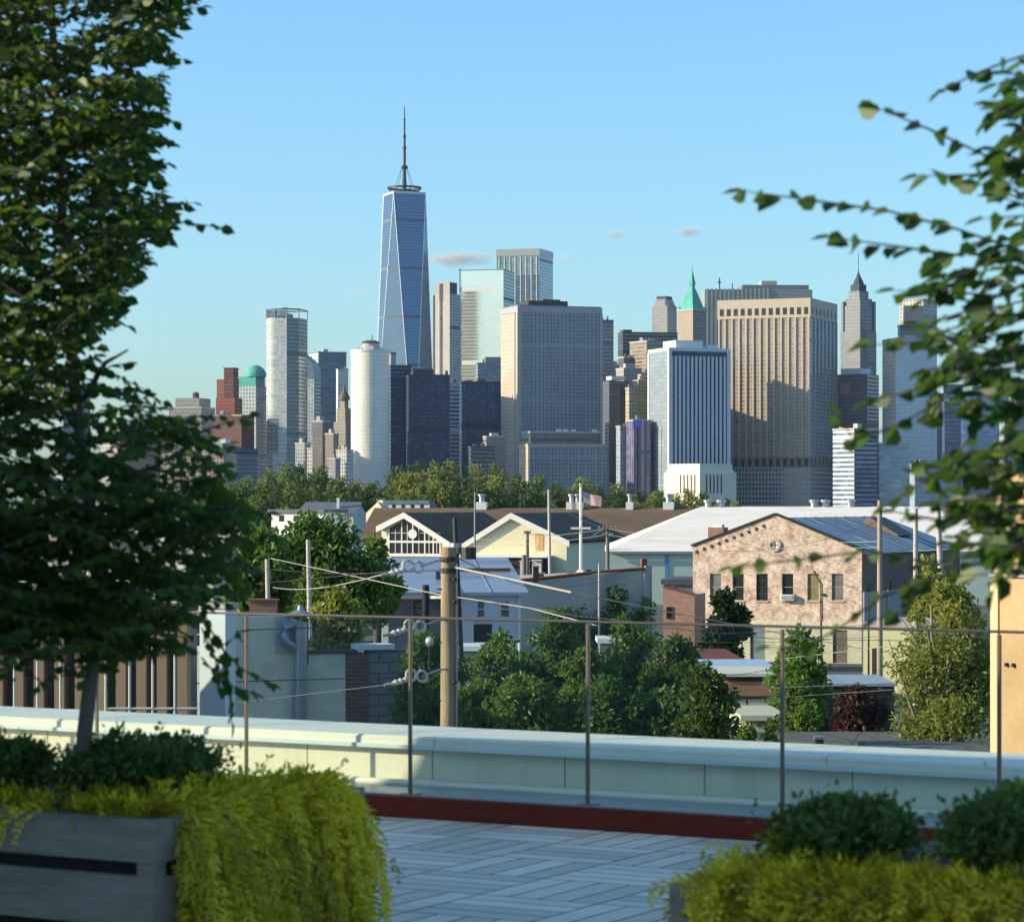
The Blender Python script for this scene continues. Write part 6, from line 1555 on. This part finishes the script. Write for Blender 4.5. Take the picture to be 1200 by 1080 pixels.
rg = random.Random(77)
e = thing('planter_tree', 'tall dense small leaved tree growing from the left planter', 'tree', (0, 0, 0))
base = P(97, 885, 9.35)
e.location = base
mb = MB(); tr_pts = [P(96, 930, 9.35), P(99, 860, 9.35), P(107, 790, 9.35), P(116, 730, 9.35), P(112, 640, 9.4), P(95, 520, 9.4), P(80, 380, 9.4), P(70, 200, 9.4), P(60, 0, 9.4), P(55, -200, 9.4)]
mb.tube([p - base for p in tr_pts], [.030, .027, .025, .024, .022, .020, .020, .016, .012, .005], 10)
def right_edge(y):
    pts = [(-260, 200), (-60, 232), (0, 226), (40, 208), (100, 196), (150, 186), (200, 186), (240, 205), (262, 205), (290, 180), (330, 158), (370, 138), (400, 112), (425, 118), (445, 150), (470, 195), (500, 240), (540, 268), (580, 285), (620, 296), (660, 288), (700, 255), (730, 225), (770, 190)]
    for (a, b), (c_, d_) in zip(pts, pts[1:]):
        if a <= y <= c_: return b + (d_ - b) * (y - a) / (c_ - a)
    return 100
tw = MB(); lf = MB()
def addtw(x0, y0, x1, y1, D0, D1, L=.047, W=.034, sp=.021, sagp=6):
    m = P((x0 + x1) / 2, (y0 + y1) / 2 - sagp, (D0 + D1) / 2)
    twig_leaves(rg, lf, tw, [P(x0, y0, D0) - base, m - base, P(x1, y1, D1) - base], L, W, sp)
N = 0
while N < 1750:
    y = rg.uniform(-230, 768); re = right_edge(y)
    Dm = 9.35 + rg.uniform(-.55, .6)
    if N % 5 == 0: x1 = re - abs(rg.gauss(0, 16))
    else: x1 = rg.uniform(-150, re - 10) - abs(rg.gauss(0, 25))
    if y > 455 and x1 > 120 and rg.random() < min(.5, (x1 - 120) / 240): continue
    # sparser inside band of sky gaps
    ln = rg.uniform(55, 105); up = rg.uniform(-.45, .75)
    x0 = x1 - ln
    if x1 < 20: x0, x1 = x1 + ln * .6, x1 - ln * .4
    if 425 < y < 475 and x1 > 100 and rg.random() < .6: continue
    if y > 735 and rg.random() < .4: continue
    addtw(x0, y + ln * up, x1, y, Dm + rg.uniform(-.15, .15), Dm); N += 1
for _ in range(170):
    y = rg.uniform(590, 772); x1 = rg.uniform(-40, 292 - max(0, y - 690) * .9); ln = rg.uniform(40, 80)
    addtw(x1 - ln, y - ln * rg.uniform(.1, .9), x1, y, 9.35 + rg.uniform(-.4, .4), 9.3 + rg.uniform(-.4, .4))
for (x0, y0, x1, y1) in ((150, 30, 238, 8), (170, 10, 236, -12), (150, 75, 214, 70), (140, 130, 204, 142), (150, 160, 202, 168), (145, 185, 196, 192), (130, 205, 182, 214), (150, 245, 226, 238), (160, 262, 258, 266), (140, 255, 200, 283),
                         (120, 290, 176, 306), (110, 320, 152, 326), (100, 345, 150, 350), (105, 375, 150, 382), (110, 440, 152, 425), (180, 500, 262, 486), (200, 525, 292, 486), (190, 560, 252, 575), (200, 520, 252, 553),
                         (230, 600, 322, 602), (240, 640, 300, 668), (210, 560, 270, 520), (200, 600, 262, 545)):
    addtw(x0, y0, x1, y1, 9.2, 9.1, sagp=4)
for pts in ([(232, 690), (245, 735), (262, 760), (268, 800), (272, 850)], [(236, 735), (252, 770), (258, 805)], [(262, 762), (285, 785), (318, 800)], [(240, 745), (262, 755), (282, 742)], [(236, 770), (262, 800), (298, 812)], [(195, 690), (205, 730), (200, 760)], [(150, 690), (165, 740), (178, 765)], [(128, 700), (140, 745), (132, 790)]):
    twig_leaves(rg, lf, tw, [P(x, y, 9.15) - base for x, y in pts], .054, .036, .026)
for y0, x1 in ((640, 250), (560, 230), (470, 150), (380, 110), (280, 160), (180, 150), (90, 160), (600, -60), (480, -90), (330, -100), (200, -100), (60, -110)):
    xs_ = 112 - max(0, (640 - y0)) * .09
    mb.tube([P(xs_, y0, 9.4) - base, P((xs_ + x1) / 2, y0 - 45, 9.35) - base, P(x1, y0 - 60, 9.3) - base], [.012, .008, .003], 6)
mb.build('trunk', plain('birch_bark', (.20, .155, .12), .85, .3, 6, c2=(.12, .095, .08), bump=.3), e)
lf.add(tw); lf.build('crown', [LEAF_NEAR, BARK], e)

# right tree: trunk outside the frame in the right planter, limbs reaching in
e = thing('planter_tree', 'large leaved tree of the right planter with branches reaching in from the right edge', 'tree', (0, 0, 0))
base = loc(CR, 1.5, .55, ZP); e.location = base
tw = MB(); lf = MB(); mb = MB()
mb.tube([Vector((0, 0, -.1)), Vector((.02, 0, .6)), Vector((.03, -.05, 1.4)), Vector((0, -.1, 2.4)), Vector((-.02, -.1, 3.4))], [.04, .036, .03, .022, .008], 10)
Dn = 6.15
def br(pts, sp=.036, L=.064, W=.049, D0=None):
    D0 = D0 or Dn
    twig_leaves(rg, lf, tw, [P(x, y, D0 - .004 * k) - base for k, (x, y) in enumerate(pts)], L, W, sp, .2)
br([(1215, 300), (1120, 268), (1040, 247), (960, 236), (872, 224)], .04)
br([(1130, 300), (1060, 290), (975, 278)], .04)
br([(1215, 215), (1150, 180), (1090, 152), (1032, 128)], .042)
br([(1215, 190), (1140, 205), (1078, 206)], .035)
br([(1215, 60), (1180, 72), (1140, 88), (1108, 104)], .04)
br([(1215, 110), (1185, 120), (1160, 140)], .035); br([(1215, 140), (1190, 165), (1170, 175)], .04)
br([(1215, 280), (1160, 300), (1120, 330), (1085, 350)], .034)
br([(1210, 330), (1150, 355), (1090, 345), (1050, 340)], .036)
br([(1215, 385), (1150, 395), (1090, 400), (1020, 404)], .04)
br([(1180, 400), (1120, 430), (1075, 455), (1020, 470)], .038)
br([(1160, 430), (1100, 470), (1050, 500), (1000, 515), (985, 490)], .045)
br([(1215, 470), (1160, 490), (1130, 520), (1100, 560)], .045)
br([(1215, 540), (1150, 545), (1090, 560), (1040, 590)], .04)
br([(1215, 590), (1150, 600), (1100, 610), (1050, 600)], .04)
br([(1215, 600), (1180, 640), (1150, 650), (1090, 660), (1020, 645), (940, 655), (860, 664)], .06, .055)
br([(1160, 655), (1090, 680), (1030, 700), (985, 735), (940, 760), (905, 758)], .055, .055)
br([(1180, 640), (1170, 675), (1165, 690)], .04); br([(1080, 690), (1060, 715), (1030, 725)], .05)
br([(1215, 645), (1170, 620), (1120, 590), (1080, 560)], .04)
for _ in range(125):
    y = rg.uniform(50, 690); lim = 1130 if y < 300 else (1075 if y < 480 else 1085)
    x1 = rg.uniform(lim, 1200) + abs(rg.gauss(0, 10)); a = rg.uniform(-.5, .6); ln = rg.uniform(70, 120)
    if y < 160 and x1 < 1165: continue
    br([(x1 + ln, y - ln * a * .6), (x1 + ln * .5, y - ln * a * .4), (x1, y)], .042, .063, .048, Dn + rg.uniform(-.35, .5))
for _ in range(230):
    y = rg.uniform(-200, 700); x1 = rg.uniform(1212, 1720); ln = rg.uniform(-100, 100)
    br([(x1 + ln, y + 20), (x1 + ln * .5, y - 5), (x1, y)], .05, .063, .048, Dn + rg.uniform(-.3, 1.5))
for (z0, px, y) in ((1.15, 1180, 300), (1.0, 1180, 420), (.75, 1190, 600), (1.4, 1190, 150), (1.5, 1195, 70), (.9, 1185, 520)):
    q = P(px, y, Dn) - base; s_ = Vector((.03, -.05, z0))
    mb.tube([s_, s_.lerp(q, .5) + Vector((0, 0, .06)), q], [.014, .010, .004], 6)
mb.build('trunk', MATS['birch_bark'], e); lf.add(tw); lf.build('crown', [LEAF_NEARR, BARK], e)

# ------------------------------------------------------------------ clouds and air
def cloud(label, px, y, D, w_, h_, dens, seed):
    t = NT('cloud_air'); v = t.n('ShaderNodeVolumePrincipled'); v.inputs['Color'].default_value = (.93, .92, .94, 1)
    tc = t.obj(); n = t.noise(.014, t.scale(tc, (1, 1, 1.8)), 5, .65)
    ln = t.n('ShaderNodeVectorMath', operation='LENGTH'); sc_ = t.scale(tc, (1 / w_, 1 / (w_ * .5), 1 / h_)); t.l(sc_, ln.inputs[0])
    fall = t.math('SUBTRACT', 1.0, ln.outputs['Value'], clamp=True)
    f = t.math('MULTIPLY', t.ramp(t.math('ADD', n, t.math('MULTIPLY', fall, .25)), .52, .78), t.math('MULTIPLY', fall, dens * 2)); t.l(f, v.inputs['Density'])
    t.l(v.outputs[0], t.out.inputs['Volume'])
    t.mat.cycles.volume_step_rate = 4
    mb = MB(); mb.lathe([(0, -h_)] + [(w_ * math.cos(a), h_ * math.sin(a)) for a in [(-80 + 20 * i) * math.pi / 180 for i in range(9)]] + [(0, h_)], 20)
    mb.v = [(x, y_ * .5, z_) for x, y_, z_ in mb.v]
    o = mb.build('cloud', t.mat, None, P(px, y, D) + Vector((0, 0, 0))); tag(o, label, 'cloud', kind='stuff')
for lab, px, y, w_, h_, de in (('small grey wisp of cloud right of the tapered skyscraper', 535, 303, 160, 34, .03), ('small pink grey cloud high over the pyramid roof', 806, 271, 68, 26, .04), ('small grey cloud left of the pink grey one', 721, 274, 66, 20, .03), ('faint wisp of cloud left of the tapered skyscraper', 418, 340, 60, 22, .012), ('faint wisp of cloud right of the tall glass tower', 662, 303, 70, 30, .012)):
    cloud(lab, px, y, 9000, w_, h_, de, 1)
mb = MB(); mb.box(-6200, 6200, -6200, 6200, -1, 560)
t = NT('air'); v = t.n('ShaderNodeVolumePrincipled'); v.inputs['Color'].default_value = (.86, .92, 1, 1); v.inputs['Density'].default_value = HAZE; v.inputs['Anisotropy'].default_value = .3
t.l(v.outputs[0], t.out.inputs['Volume'])
if HAZE > 0: tag(mb.build('haze', t.mat), 'thin even air over the whole scene', 'haze', kind='stuff')
